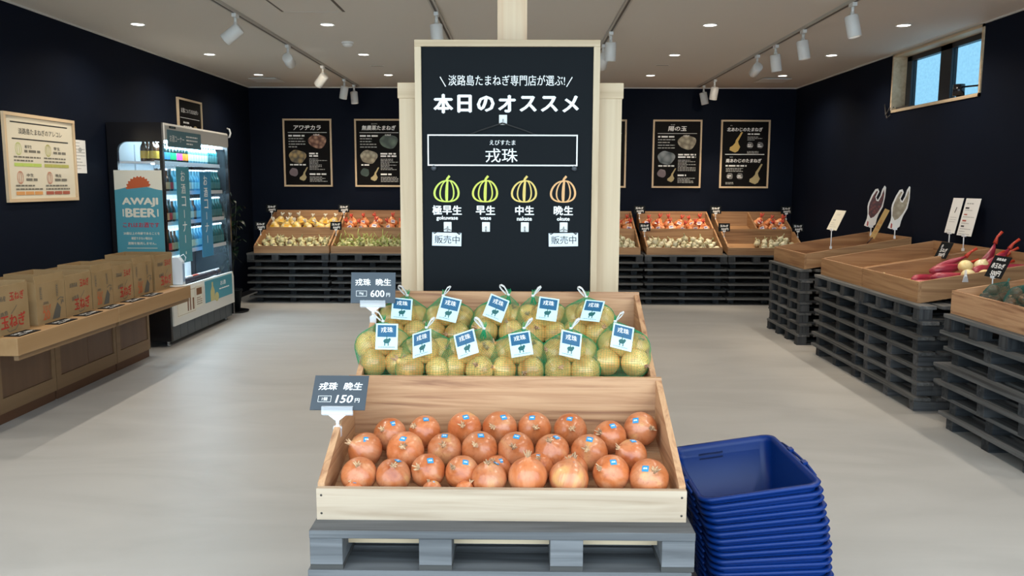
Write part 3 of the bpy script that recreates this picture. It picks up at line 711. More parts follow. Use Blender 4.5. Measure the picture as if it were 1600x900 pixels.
d.build('lettering', [INKW, mat('chalk_lime', (.62, .72, .13), .8), mat('chalk_yellow', (.68, .68, .12), .8), mat('chalk_amber', (.78, .58, .17), .8), mat('chalk_orange', (.80, .45, .20), .8)], mb_, (0, .0118, 0))
# white square hooks
hk = thing('square_hook', 'white square hook under the headline of the menu board', 'hook', (-.083, BY+.012, 1.864), group='white square hooks on the menu board')
MB().box(-.018, .018, -.005, 0, -.022, .022).build('hook_plate', WHITE, hk, bevel=.003)
MB().tube([(0, -.005, .002), (0, -.014, -.004), (0, -.016, -.012), (0, -.012, -.018), (0, -.008, -.016)], .0025).build('hook_wire', mat('steel', (.5, .5, .5), .3, 1.0), hk)
for x, nm in zip(xs, ('gokuwase', 'wase', 'nakate', 'okute')):
    dup(hk, (x+.002, BY+.012, 1.389), label='white square hook under the word %s on the menu board' % nm)
# hanging name plaque
pq = thing('name_plaque', 'white-edged black name plaque hanging by a cord on the menu board', 'plaque', (-.085, BY+.004, 1.73))
pw, ph = .334, .069
d = Decal(.0035); d.frame(-pw, pw, -ph, ph, .006, 1).text('えびすたま', 0, .034, w=.115, h=.022, mi=1, bold=.015).text('戎珠', -.004, -.022, w=.142, h=.062, mi=1, bold=.012)
d.mb.box(-pw, pw, -.003, .003, -ph, ph, 0)
d.build('plaque_panel', [BLACK, INKW], pq)
MB().tube([(-.17, .001, ph-.01), (-.1, .0, ph+.018), (.0, -.005, .119), (.1, .0, ph+.018), (.17, .001, ph-.01)], .0035, 6).build('hanging_cord', INKK, pq)
for x, lab in ((-.392, 'dark round magnet at the lower left corner of the name plaque'), (.235, 'dark round magnet at the lower right corner of the name plaque')):
    mg = MB().lathe([(.012, 0), (.012, .012), (.009, .016), (0, .016)], 18, Matrix.Rotation(PI/2, 4, 'X')).build('round_magnet', mat('magnet_grey', (.05, .055, .065), .4), None, (x, BY+.012, 1.651))
    tag(mg, lab, 'magnet', 'round magnets on the menu board')
for x, nm in ((-.336, 'gokuwase'), (.19, 'okute')):
    c = thing('on_sale_card', 'white on-sale card hanging under the word %s on the menu board' % nm, 'card', (x, BY+.004, 1.332), (0, .02 if nm == 'gokuwase' else -.02, 0), 'white on-sale cards')
    d = Decal(.002); d.text('販売中', .002, 0, w=.112, h=.036, mi=1, bold=.012); d.poly([(-.064, .03), (-.045, .03), (-.055, .024)], 1).poly([(.064, .03), (.045, .03), (.056, .022)], 1)
    d.mb.box(-.066, .066, -.0015, .0015, -.029, .031, 0)
    d.build('card', [mat('cool_white_card', (.74, .80, .84), .6), INKK], c)
    MB().tube([(-.055, -.001, .028), (0, -.004, .05), (.055, -.001, .028)], .0012, 5).build('card_cord', INKK, c)

# ------------------------------------------------------------------ shopping baskets
BLUE = mat('basket_blue', (.0005, .022, .14), .38, spec=.28)
BLUED = mat('basket_blue_inside', (.001, .010, .06), .5)
def basket_me():
    Wt, Lt, Wb, Lb, H, th = .20, .265, .165, .225, .235, .004
    g = MB(); n = 6
    def loop(w, l, z, r):
        P = []
        for (sx, sy, a0) in ((1, -1, -PI/2), (1, 1, 0), (-1, 1, PI/2), (-1, -1, PI)):
            for k in range(n+1):
                a = a0 + PI/2*k/n; P.append((sx*(w-r)+r*math.cos(a), sy*(l-r)+r*math.sin(a), z))
        return P
    L = [loop(Wb-.01, Lb-.01, 0, .03), loop(Wb, Lb, .012, .035), loop(Wt-.012, Lt-.012, H-.02, .04), loop(Wt-.012, Lt-.012, H-.014, .04), loop(Wt, Lt, H-.012, .045), loop(Wt+.003, Lt+.003, H-.004, .045), loop(Wt, Lt, H, .045), loop(Wt-.014, Lt-.014, H, .04), loop(Wt-.018, Lt-.018, H-.02, .038), loop(Wb-.006, Lb-.006, .014, .033), ]
    V = [[g.bm.verts.new(p) for p in q] for q in L]; m = len(L[0])
    for A, B in zip(V, V[1:]):
        for k in range(m): g.bm.faces.new([A[k], A[(k+1) % m], B[(k+1) % m], B[k]])
    g.bm.faces.new(V[0][::-1]); g.bm.faces.new(V[-1])
    for f in g.bm.faces: f.smooth = True
    # ribs along the walls
    for s in (-1, 1):
        for x in (-.1, -.05, 0, .05, .1): g.box(x-.002, x+.002, s*(Lb+.013)-.003, s*(Lb+.013)+.004, .02, .10)
    return g
bk = basket_me(); bo = bk.build('basket_shell', BLUE); bme = bo.data; bpy.data.objects.remove(bo)
hmes = []
for s in (-1, 1):
    hg = MB(); hg.tube([(s*.206, -.17, .226), (s*.211, -.1, .229), (s*.212, 0, .230), (s*.211, .1, .229), (s*.206, .17, .226)], .005, 8)
    for y in (-.07, .07): hg.box(s*.206-.008, s*.206+.008, y-.014, y+.014, .221, .240)
    ho = hg.build('x', BLUE); hmes.append(ho.data); bpy.data.objects.remove(ho)
NB = 16; px, pz, ang = .835, .0, 0.0
for k in range(NB):
    ang = .147*k/(NB-1)
    b = thing('shopping_basket', ('blue plastic shopping basket on top of the stack, empty and open' if k == NB-1 else 'blue plastic shopping basket on the floor at the bottom of the nested stack' if k == 0 else 'blue plastic shopping basket nested in the stack, %s from the top' % ordinal(NB-1-k)), 'basket', (px + RX.uniform(-.003, .003), 2.796 + RX.uniform(-.003, .003), pz), (0, -ang, .022 + RX.uniform(-.01, .01)), 'nested blue baskets')
    o = bpy.data.objects.new('basket_shell', bme); COL.objects.link(o); o.parent = b
    for hm in hmes: o = bpy.data.objects.new('handle', hm); COL.objects.link(o); o.parent = b
    if k == NB-1:
        g = MB()
        for z in (.195, .178): g.box(-.09, .0, .2405, .2435, z, z+.006)
        g.build('wall_slot', BLUED, b)
    px -= .0252*math.sin(ang); pz += .0249*math.cos(ang)
# ------------------------------------------------------------------ cardboard boxes and cabinets along the left wall
CARDB1 = noisy('corrugated_card', [(.3, (.30, .20, .095)), (.7, (.345, .235, .12))], (1, 1, 1), 6, 3, .75, spec=.2)
CARDIN = mat('corrugated_inside', (.34, .24, .13), .8)
CABW = noisy('cabinet_wood', [(.3, (.20, .118, .055)), (.7, (.245, .15, .075))], ALONG['y'], 1.2, 4, .55)
CABP = noisy('cabinet_panel', [(.3, (.125, .065, .033)), (.7, (.155, .082, .042))], ALONG['z'], 1.0, 4, .5)
TOE = mat('toe_kick', (.11, .048, .022), .6)
TOPW = noisy('counter_wood', [(.3, (.32, .185, .078)), (.7, (.385, .235, .108))], ALONG['y'], 1.0, 3, .5)
CZ = .66
ct = [(4.77, 6.005, 'near half of the two-part wooden counter top, its end facing the viewer'), (6.01, 7.35, 'far half of the two-part wooden counter top, reaching the drinks cooler')]
for a, b, lab in ct:
    c = thing('counter_top', lab, 'counter top', (-3.0, a, .55), group='counter tops on the left cabinets')
    MB().box(-.9, 0, 0, b-a, .0, CZ-.55).build('slab', TOPW, c, bevel=.004)
    MB().box(-.04, -.012, .02, b-a-.02, -.03, 0).build('under_rail', CABW, c)
for a, b, nd, lab in ((5.15, 5.83, 1, 'wooden base cabinet nearest, one brown door panel with a small knob'), (5.84, 6.735, 2, 'wooden base cabinet in the middle, two brown door panels'), (6.745, 7.36, 1, 'wooden base cabinet farthest, beside the drinks cooler')):
    c = thing('base_cabinet', lab, 'cabinet', (-3.4, a, 0), group='base cabinets under the left counter')
    L = b-a
    MB().box(-.50, -.022, 0.005, L-.005, .07, .52).build('carcass', CABW, c)
    MB().box(-.49, -.012, .006, L-.006, 0, .07).build('toe_kick', TOE, c)
    g = MB(); f = .075
    g.box(-.022, 0, 0, L, .07, .07+f*1.3).box(-.022, 0, 0, L, .50, .52).box(-.022, 0, 0, f*.85, .07+f*1.3, .50).box(-.022, 0, L-f*.5, L, .07+f*1.3, .50)
    g.build('face_frame', CABW, c)
    y0, y1 = f*.85, L-f*.5
    for k in range(nd):
        p0 = y0 + (y1-y0)*k/nd + .002; p1 = y0 + (y1-y0)*(k+1)/nd - .002
        dr = MB().box(-.02, -.008, p0, p1, .07+f*1.3+.002, .498).build('door', CABP, c)
        if nd == 1 and a < 5.5: MB().lathe([(0, 0), (.004, 0), (.004, .014), (.012, .018), (.013, .024), (.006, .03), (0, .03)], 14, Matrix.Translation((-.008, p1-.05, .44)) @ Matrix.Rotation(PI/2, 4, 'Y')).build('knob', mat('brass_knob', (.35, .22, .08), .3, .9), dr)
RED = mat('box_red', (.42, .035, .02), .7); ORG = mat('box_orange', (.50, .12, .04), .7); GRYI = mat('box_grey_ink', (.10, .095, .08), .7)
def carton(y0, y1, kind, label, h, flap=None):
    c = thing('cardboard_carton', label, 'carton', (-3.13, (y0+y1)/2, CZ), (0, 0, 0), 'open cartons on the left counter')
    L = (y1-y0)/2 - .003; D = .42; t = .006
    MB().box(-t, 0, -L, L, 0, h).build('front_wall', [CARDB1], c)
    MB().box(-D, -D+t, -L, L, 0, h+.01).build('rear_wall', [CARDB1], c)
    MB().box(-D+t, -t, -L, -L+t, 0, h+.01).build('end_wall', [CARDB1], c)
    MB().box(-D+t, -t, L-t, L, 0, h+.01).build('end_wall', [CARDB1], c)
    MB().box(-D+t, -t, -L+t, L-t, 0, t).build('base', [CARDIN], c)
    d = Decal(.001); u = L/.17
    if kind == 'T':
        d.text('淡路島産', -.065*u, h*.74, w=.10*u, h=.032, mi=2, bold=.015).text('玉ねぎ', .075*u, h*.76, w=.12*u, h=.052, mi=0, bold=.03)
        d.text('淡路島', -.05*u, h*.42, w=.09*u, h=.03, mi=2, bold=.015, rot=-.15).text('玉ねぎ', .035*u, h*.26, w=.20*u, h=.08, mi=0, bold=.04)
        d.stroke([(.02*u, h*.40), (.055*u, h*.5), (.07*u, h*.56)], .004, 2).stroke([(-.02*u, .03), (0, .012), (.05*u, .02), (.08*u, .05)], .004, 2)
    else:
        for x in (-.115*u, .075*u):
            d.frame(x-.012, x+.012, h*.60, h*.90, .002, 2).lines(x-.008, x+.008, h*.86, 6, .012, .006, 2)
        d.text('淡路島', -.065*u, h*.50, w=.06*u, h=.018, mi=2).text('玉ねぎ', -.055*u, h*.38, w=.10*u, h=.035, mi=1, bold=.02).text('20', -.065*u, h*.20, w=.075*u, h=.06, mi=1, bold=.05)
        d.poly([(.0*u, .015), (.09*u, .015), (.11*u, h*.30), (.07*u, h*.45), (.045*u, h*.32)], 2).stroke([(.07*u, h*.5), (.11*u, h*.56), (.15*u, h*.53)], .005, 2).text('JA', .13*u, h*.44, w=.04*u, mi=2)
    d.build('print', [RED, ORG, GRYI], c, (0, 0, 0), (0, 0, PI/2))
    if flap:
        M = Matrix.Translation((-.003, 0, h)) @ Matrix.Rotation(flap, 4, 'Y')
        MB().box(-.005, 0, -L, L, 0, .05, 0, M).build('raised_flap', [CARDB1], c)
for y0, y1, k, h, fl, lab in ((4.70, 5.12, 'T', .30, None, 'open brown carton with red lettering, nearest on the counter'), (5.20, 5.54, 'S', .27, -.1, 'taller carton with orange print, second on the counter'), (5.54, 5.89, 'T', .285, None, 'open carton with red lettering, third on the counter'),
        (5.90, 6.20, 'S', .27, -.1, 'carton with orange print, fourth on the counter'), (6.20, 6.53, 'T', .285, None, 'open carton with red lettering, fifth on the counter'), (6.54, 6.88, 'S', .27, -.1, 'carton with orange print, sixth on the counter'), (6.92, 7.29, 'T', .30, None, 'carton with red lettering at the far end of the counter row')):
    carton(y0, y1, k, lab, h, fl)
for i, y in enumerate((4.93, 5.36, 5.70, 6.03, 6.37, 6.70)):
    p = thing('price_plate', 'black price plate lying on the counter edge, %s from the near end' % ordinal(i), 'price plate', (-3.063, y, CZ), (0, 0, 0), 'black price plates on the left counter')
    d = Decal(.0); d.text('玉ねぎ', -.04, .012, w=.09, h=.028, mi=1, bold=.02).text('円', .085, -.008, h=.022, mi=1).text('1200', .045, -.004, w=.055, h=.030, mi=1, bold=.02).lines(-.085, .0, -.028, 1, .014, .006, 1)
    for v in d.mb.bm.verts: v.co.y -= .0045
    d.mb.box(-.112, .112, -.004, 0, -.048, .048, 0)
    d.build('plate', [BLACK, INKW], p, (0, 0, 0.0), (-PI/2, 0, PI/2))
dp = thing('plastic_dispenser', 'pale plastic box dispenser with a sloping top at the far end of the counter', 'dispenser', (-3.09, 7.31, CZ+.012))
dp.scale = (.9, .9, .9)
SOFTW = mat('pale_plastic', (.62, .70, .78), .3)
MB().prism([(-.055, 0), (.055, 0), (.055, .23), (.02, .275), (-.055, .275)], -.035, .035, 'y').build('housing', SOFTW, dp, bevel=.005)
MB().box(.0555, .058, -.022, .022, .03, .21).build('reflection_panel', mat('cooler_reflection_blue', (.30, .42, .58), .2), dp)  # blue reflection of the cooler, painted as a panel on the aisle face
MB().tube([(.0, .02, .27), (.04, .05, .30), (.06, .055, .27), (.055, .045, .235)], .004).build('hook', SOFTW, dp)
tag(MB().lathe([(0, 0), (.07, 0), (.085, .01), (.08, .012), (.0, .006)], 24).build('white_saucer', PAPER, None, (-3.085, 7.28, CZ)), 'shallow white dish under the plastic dispenser on the counter end', 'dish')

# ------------------------------------------------------------------ drinks cooler
FX0, FX1, FY0, FY1, FZ = -3.895, -3.375, 7.76, 9.52, 2.145
LED = mat('led_strip', (1, 1, 1), .4, emit=(.62, .85, 1.0), es=22.0)
COOLW = mat('cooler_white', (.70, .74, .76), .35); SHELF = mat('shelf_white', (.62, .66, .70), .4); GLS = glassy('cooler_glass', (.3, .4, .45), .05, .03)
fr = thing('drinks_cooler', 'tall black-sided open drinks cooler with lit shelves of bottles', 'cooler', (FX1, FY0, 0))
DX, DY = FX1-FX0, FY1-FY0
def rrect(x0, x1, z0, z1, r, tl=True):
    P = [(x0, z0), (x1, z0), (x1, z1)]
    for k in range(9):
        a = PI/2 + PI/2*k/8; P.append((x0+r+r*math.cos(a), z1-r+r*math.sin(a)))
    return P
for nm, yy, hole in (('near_side_panel', .02, True), ('far_side_panel', DY-.02, True)):
    outline_mesh(nm, [(-DX, .06), (0, .06), (0, FZ), (-DX, FZ)], [rrect(-DX+.09, -.03, .50, 1.965, .09)], .04, BLK, fr, Matrix.Translation((0, yy, 0)) @ XZ)
    MB().box(-DX+.085, -.025, yy-.004, yy+.004, .495, 1.97).build('side_glass', GLS, fr)
MB().box(-DX, -DX+.04, .04, DY-.04, .06, FZ).build('back_panel', COOLW, fr)
MB().box(-DX+.04, 0, .04, DY-.04, FZ-.04, FZ).build('top_panel', COOLW, fr)
HEADM = mat('header_silver', (.62, .60, .55), .35)
MB().prism([(-.02, 1.985), (.006, 1.985), (.012, 2.0), (.012, FZ-.02), (0, FZ), (-.02, FZ)], .04, DY-.04, 'y').build('header', HEADM, fr)
MB().box(-DX+.04, -.0, .04, DY-.04, .2, .50).build('lower_well', COOLW, fr)
MB().prism([(-.02, .2), (.016, .2), (.016, .50), (.004, .56), (-.02, .56)], .04, DY-.04, 'y').build('front_panel', mat('cooler_front', (.66, .65, .60), .4), fr)
g = MB(); g.box(-.06, -.02, .04, DY-.04, .045, .195)
for k in range(9): g.box(-.021, -.018, .08+k*.18, .09+k*.18, .05, .19)
g.build('grille', mat('grille_grey', (.06, .07, .075), .5), fr)
for y in (.1, DY-.1):
    for x in (-.08, -DX+.06): MB().cyl((x, y, 0), (x, y, .07), .018).lathe([(0, 0), (.026, 0), (.024, .012), (0, .012)], 14, Matrix.Translation((x, y, 0))).build('foot', mat('foot_steel', (.5, .5, .5), .3, 1), fr)
SHZ = [(1.785, .40), (1.495, .42), (1.195, .43), (.90, .44)]
for z, dpt in SHZ:
    s = MB().box(-DX+.04, -DX+.04+dpt-.02, .045, DY-.045, z-.018, z).build('shelf', SHELF, fr)
    MB().box(-DX+.04+dpt-.02, -DX+.04+dpt-.014, .045, DY-.045, z-.03, z+.008).build('price_rail', mat('price_rail', (.55, .58, .60), .4), s)
    MB().box(-DX+.04+dpt-.06, -DX+.04+dpt-.035, .06, DY-.06, z-.028, z-.0185).build('light_strip', LED, s)
MB().box(-.09, -.05, .06, DY-.06, 1.965, 1.985).build('light_strip', LED, fr)
MB().box(-DX+.04, -.005, .045, DY-.045, .50, .515).build('deck_tray', SHELF, fr)
for y in (.46, DY*.5, DY*.75): MB().box(-DX+.041, -DX+.05, y-.01, y+.01, .52, 1.96).build('shelf_upright', SHELF, fr)
for (x, y, z, sx, sy, e, rot) in ((FX1-.10, (FY0+FY1)/2, 1.95, .06, 1.6, 9, (0, math.radians(20), 0)), (FX0+.30, (FY0+FY1)/2, 1.46, .05, 1.6, 4, (0, math.radians(15), 0)), (FX0+.32, (FY0+FY1)/2, 1.16, .05, 1.6, 4, (0, math.radians(15), 0)), (FX0+.34, (FY0+FY1)/2, .86, .05, 1.6, 5, (0, math.radians(5), 0))):
    l = bpy.data.lights.new('cooler_lamp', 'AREA'); l.shape = 'RECTANGLE'; l.size = sx; l.size_y = sy; l.energy = e; l.color = (.62, .84, 1.0)
    o = bpy.data.objects.new('cooler_lamp', l); COL.objects.link(o); o.location = (x, y, z); o.rotation_euler = rot
# sheets fixed to the cooler
BWHT = mat('off_white_print', (.74, .71, .60), .5); SUNO = mat('sun_orange', (.50, .10, .03), .5); REDT = mat('crimson_text', (.38, .04, .07), .5)
ps = thing('drinks_poster', 'blue and cream poster with an orange sun on the near side of the cooler', 'poster', (FX1-.24, FY0-.003, 0))
x0, x1, z0, z1 = -.232, .222, .72, 1.70
d = Decal(.0015)
wave = [(x0 + (x1-x0)*k/20, 1.535 - .022*math.cos(2*PI*k/20*.9+.4)) for k in range(21)]
d.poly([(x0, z0), (x1, z0)] + wave[::-1], 1)
sun = []
for k in range(45):
    a = PI*k/44; r = .108 + (.012 if (k//2) % 2 else 0); sun.append((-.005 + r*math.cos(a), 1.535 + r*.92*math.sin(a) + .012*math.cos(a)))
d.poly(sun, 2)
d.text('AWAJI', .005, 1.400, w=.335, h=.082, mi=0, bold=.06).text('BEER', .005, 1.300, w=.28, h=.078, mi=0, bold=.06)
for s in (-1, 1): d.rect(.005+s*.165-.006, .005+s*.165+.006, 1.265, 1.335, 0)
d.text('これはお酒です', .005, 1.185, w=.345, h=.048, mi=3, bold=.05)
d.text('20歳以上の年齢であることを', .005, 1.105, w=.345, h=.026, mi=0, bold=.03).text('確認できない場合は', .005, 1.058, w=.20, h=.026, mi=0, bold=.03).text('酒類を販売しません。', .005, 1.010, w=.27, h=.026, mi=0, bold=.03).rect(-.14, .15, .962, .967, 0)
d.mb.box(x0, x1, -.001, .001, z0, z1, 0)
d.build('sheet', [BWHT, TEAL, SUNO, REDT], ps)
def side_sheet(name, label, cat, y0, y1, z0, z1, fn, mats, x=FX1+.016, grp=None):
    p = thing(name, label, cat, (x, (y0+y1)/2, 0), (0, 0, PI/2), grp)
    d = Decal(.0015); w = (y1-y0)/2; fn(d, w, z0, z1); d.mb.box(-w, w, -.001, .001, z0, z1, 0); d.build('sheet', mats, p); return p
GREYT = mat('grey_teal_sign', (.10, .20, .235), .5)
side_sheet('cooler_header_sign', 'grey-teal sign along the cooler header with white lettering', 'sign', 7.84, 8.66, 1.925, 2.085, lambda d, w, a, b: d.text('お酒コーナー', -.19, (a+b)/2, w=.34, h=.065, mi=1, bold=.02).lines(.03, .35, b-.045, 3, .035, .014, 1), [GREYT, INKW], FX1+.018)
side_sheet('model_badge', 'small dark badge at the top near corner of the cooler header', 'badge', 7.90, 8.05, 2.10, 2.122, lambda d, w, a, b: d.rect(-w+.03, w-.03, a+.008, b-.008, 1), [INKK, GREYT], FX1+.014)
def banner(d, w, a, b):
    d.vtext('お酒コーナー', 0, b-.09, .125, .10, 1, .02)
    for x in (-.05, 0, .05):
        z = b-.86 if x else b-.84
        while z > a+.10+abs(x)*3: d.rect(x-.009, x+.009, z-.028, z, 1); z -= .036
side_sheet('hanging_banner', 'teal vertical banner hanging in front of the cooler shelves, the nearer one', 'banner', 8.03, 8.34, .79, 1.74, banner, [TEAL, INKW], FX1+.004, 'vertical banners on the cooler')
side_sheet('hanging_banner', 'blue vertical banner hanging in front of the cooler shelves, the farther one', 'banner', 8.61, 8.92, .80, 1.70, banner, [mat('banner_blue', (.04, .26, .48), .5), INKW], FX1+.004, 'vertical banners on the cooler')
side_sheet('bottle_poster', 'teal poster with a pale bottle on the cooler front panel', 'poster', 8.60, 9.42, .31, .545, lambda d, w, a, b: d.text('お酒', .12, b-.07, w=.16, h=.05, mi=1).lines(.0, .34, b-.13, 1, .03, .012, 1).poly([(-.26, a), (-.14, a), (-.14, a+.11), (-.18, a+.16), (-.18, b-.03), (-.22, b-.03), (-.22, a+.16), (-.26, a+.11)], 2).ell(-.08, a+.03, .06, .05, 2), [TEAL, INKW, mat('pale_bottle_print', (.55, .50, .22), .5)])
BRN = mat('brown_print', (.20, .085, .035), .5)
side_sheet('brand_leaflet', 'cream leaflet with three brown bottles on the cooler front panel', 'leaflet', 7.88, 8.34, .27, .52, lambda d, w, a, b: d.frame(-w+.01, w-.01, a+.01, b-.01, .003, 1).rect(-.17, -.03, b-.10, b-.06, 1).rect(.02, .05, a+.03, b-.1, 1).rect(.08, .11, a+.03, b-.07, 1).rect(.15, .19, a+.03, b-.1, 1), [BWHT, BRN])
side_sheet('food_leaflet', 'small leaflet with a dark photo and print lines on the cooler front panel', 'leaflet', 8.35, 8.53, .30, .53, lambda d, w, a, b: d.rect(-w+.02, w-.02, b-.10, b-.03, 1).lines(-w+.02, w-.02, b-.13, 4, .022, .008, 1), [BWHT, BRN])
# bottles, one object each
def bottle_me(h, r, col, labcol, capcol, op=1.0):
    g = MB(); s = h/.25
    prof = [(0, 0), (r*.94, 0), (r, .006), (r, .13*s), (r*.9, .15*s), (r*.42, .185*s), (r*.38, .235*s), (r*.38, .238*s)]
    g.lathe(prof, 12, None, 0)
    g.lathe([(r*1.015, .03*s), (r*1.015, .105*s)], 12, None, 1)
    g.lathe([(r*.44, .232*s), (r*.46, .25*s), (0, .252*s)], 10, None, 2)
    o = g.build('b', [col, labcol, capcol]); me = o.data; me.name = 'bottle'; bpy.data.objects.remove(o); return me
BC = mat('bottle_blue_glass', (.10, .28, .36), .12, spec=.7); BD = mat('bottle_dark_glass', (.012, .03, .028), .12, spec=.7); BR = mat('bottle_brown_glass', (.05, .02, .008), .12, spec=.7)
LB = lambda n, c: mat('bottle_label_'+n, c, .5)
KINDS = [(bottle_me(.235, .033, BR, LB('gold', (.60, .42, .06)), INKW), 'brown bottle with a gold label'), (bottle_me(.225, .033, BD, LB('blue', (.05, .25, .55)), INKW), 'dark bottle with a blue label'), (bottle_me(.225, .033, BD, LB('green', (.02, .42, .16)), INKW), 'dark bottle with a green label'),
         (bottle_me(.225, .033, BD, LB('pink', (.72, .10, .42)), INKW), 'dark bottle with a pink label'), (bottle_me(.225, .033, BD, LB('orange', (.75, .25, .03)), INKW), 'dark bottle with an orange label'),
         (bottle_me(.225, .036, BC, LB('pale', (.42, .62, .55)), INKW), 'pale blue bottle with a light label'), (bottle_me(.23, .036, mat('bottle_teal_glass', (.02, .10, .11), .12, spec=.7), LB('teal', (.05, .16, .17)), INKW), 'dark teal bottle'),
         (bottle_me(.225, .034, BD, LB('red', (.45, .04, .04)), mat('cap_dark', (.03, .03, .03), .4)), 'dark bottle with a red label'), (bottle_me(.225, .034, BR, LB('tan', (.50, .34, .18)), INKW), 'brown bottle with a tan label')]
ORD2 = ['seventeenth', 'eighteenth', 'nineteenth', 'twentieth', 'twenty-first', 'twenty-second']
shn = ['top', 'second', 'third', 'lowest']
plan = {0: [0, 0, 0, 1, 1, 2, 2, 3, 3, 4, 4, 5, 5, 5, 5, 5, 5, 5, 6, 6, 6, 6], 1: [7, 7, 8, 8, 7, 5, 5, 5, 5, 5, 5, 5, 5, 5, 5, 5, 5, 6, 6, 6, 6, 6], 2: [7, 8, 8, 7, 8, 5, 5, 5, 5, 5, 5, 8, 5, 5, 5, 5, 5, 6, 6, 6, 6, 6], 3: [8, 8, 7, 8, 8, 5, 5, 5, 5, 5, 5, 5, 5, 5, 5, 5, 5, 6, 6, 6, 6, 6]}
for si, (z, dpt) in enumerate(SHZ):
    for k, kd in enumerate(plan[si]):
        y = FY0 + .10 + k*.0745; me, nm = KINDS[kd]
        for row in range(2 if si == 0 and k < 4 else 1):
            o = bpy.data.objects.new('bottle', me); COL.objects.link(o)
            o.location = (FX0+.04+dpt-.055-row*.085, y + RX.uniform(-.004, .004), z+.0005); o.rotation_euler = (0, 0, RX.uniform(0, 6))
            tag(o, '%s, %s%s from the near end, %s cooler shelf' % (nm, 'back row, ' if row else '', ordinal(k) if k < 16 else ORD2[k-16], shn[si]), 'bottle', 'bottles in the drinks cooler')
# packs in the open well of the cooler
PKB = mat('pack_dark', (.03, .03, .045), .35); PKW = mat('pack_white', (.75, .76, .78), .35); PKR = mat('pack_red', (.55, .10, .06), .4)
for k in range(9):
    y = FY0 + .22 + k*.155
    p = thing('food_pack', 'small wrapped food pack in the open cooler well, %s from the near end' % ordinal(k), 'food pack', (FX1-.10, y, .516), (0, -.35, RX.uniform(-.1, .1)), 'food packs in the cooler well')
    MB().box(-.09, .07, -.068, .068, .03, .075).build('tray', PKB, p, bevel=.008)
    g = MB().box(-.085, .065, -.062, .062, .075, .095); g.build('wrapper', PKR if k == 4 else PKW, p, bevel=.008)

# ------------------------------------------------------------------ framed posters
GOLD = wood('pale', 'z'); PBLK = mat('poster_black', (.004, .0035, .0035), .6, spec=.1)
def voro(name, c1, c2, sc):
    if name in MATS: return MATS[name]
    m = bpy.data.materials.new(name); m.use_nodes = True; N = m.node_tree.nodes; L = m.node_tree.links
    tc = N.new('ShaderNodeTexCoord'); vr = N.new('ShaderNodeTexVoronoi'); vr.inputs['Scale'].default_value = sc; L.new(tc.outputs['Object'], vr.inputs['Vector'])
    cr = N.new('ShaderNodeValToRGB'); cr.color_ramp.elements[0].color = (*c2, 1); cr.color_ramp.elements[1].color = (*c1, 1); cr.color_ramp.elements[1].position = .7
    L.new(vr.outputs['Distance'], cr.inputs[0]); L.new(cr.outputs[0], N['Principled BSDF'].inputs['Base Color']); N['Principled BSDF'].inputs['Roughness'].default_value = .5
    MATS[name] = m; return m
PH1 = voro('photo_brown_onions', (.10, .03, .015), (.55, .30, .18), 18); PH2 = voro('photo_field_crew', (.08, .07, .05), (.52, .36, .14), 14); PH3 = voro('photo_green_field', (.03, .05, .04), (.13, .19, .13), 10)
PH4 = voro('photo_pale_onions', (.18, .15, .10), (.50, .45, .32), 16); PH5 = voro('photo_grey', (.05, .07, .08), (.30, .33, .34), 9); PH6 = voro('photo_rose', (.16, .12, .13), (.38, .30, .32), 9)
ISL = mat('island_sand', (.42, .34, .17), .6); ISY = mat('island_yellow', (.62, .42, .12), .6); GRYP = mat('grey_badge', (.14, .14, .14), .6); SOFT = mat('poster_fine_print', (.42, .42, .40), .7)
PM = [PBLK, INKW, SOFT, PH1, PH2, PH3, PH4, PH5, PH6, ISL, ISY, GRYP]
ISLE = [(.0, -.5), (.18, -.42), (.30, -.22), (.20, -.08), (.16, .05), (.30, .28), (.44, .5), (.34, .52), (.16, .28), (.02, .12), (-.02, -.02), (-.16, -.15), (-.34, -.24), (-.36, -.38), (-.20, -.44)]
def isle(d, x, z, s, mi): d.poly([(x+p[0]*s*.8, z+p[1]*s) for p in ISLE], mi)
def blob(d, x, z, rx, rz, mi): d.poly([(x+rx*(1+.08*math.sin(3*a+x*40))*math.cos(a), z+rz*(1+.08*math.cos(4*a+z*30))*math.sin(a)) for a in [2*PI*k/22 for k in range(22)]], mi)
def frame_poster(name, label, cat, loc, rz, w, h, fn, mats, fw=.024, grp=None, panel=0):
    p = thing(name, label, cat, loc, (0, 0, rz), grp)
    for z in (h/2-fw, -h/2): MB().box(-w/2, w/2, -.024, 0, z, z+fw).build('frame_rail', wood('pale', 'x'), p)
    for x in (-w/2, w/2-fw): MB().box(x, x+fw, -.0235, 0, -h/2+fw, h/2-fw).build('frame_stile', wood('pale', 'z'), p)
    MB().box(-w/2+fw, w/2-fw, -.010, -.002, -h/2+fw, h/2-fw).build('print_panel', mats[panel], p)
    d = Decal(.0112); fn(d, w/2-fw, h/2-fw); d.build('printing', mats, p); return p
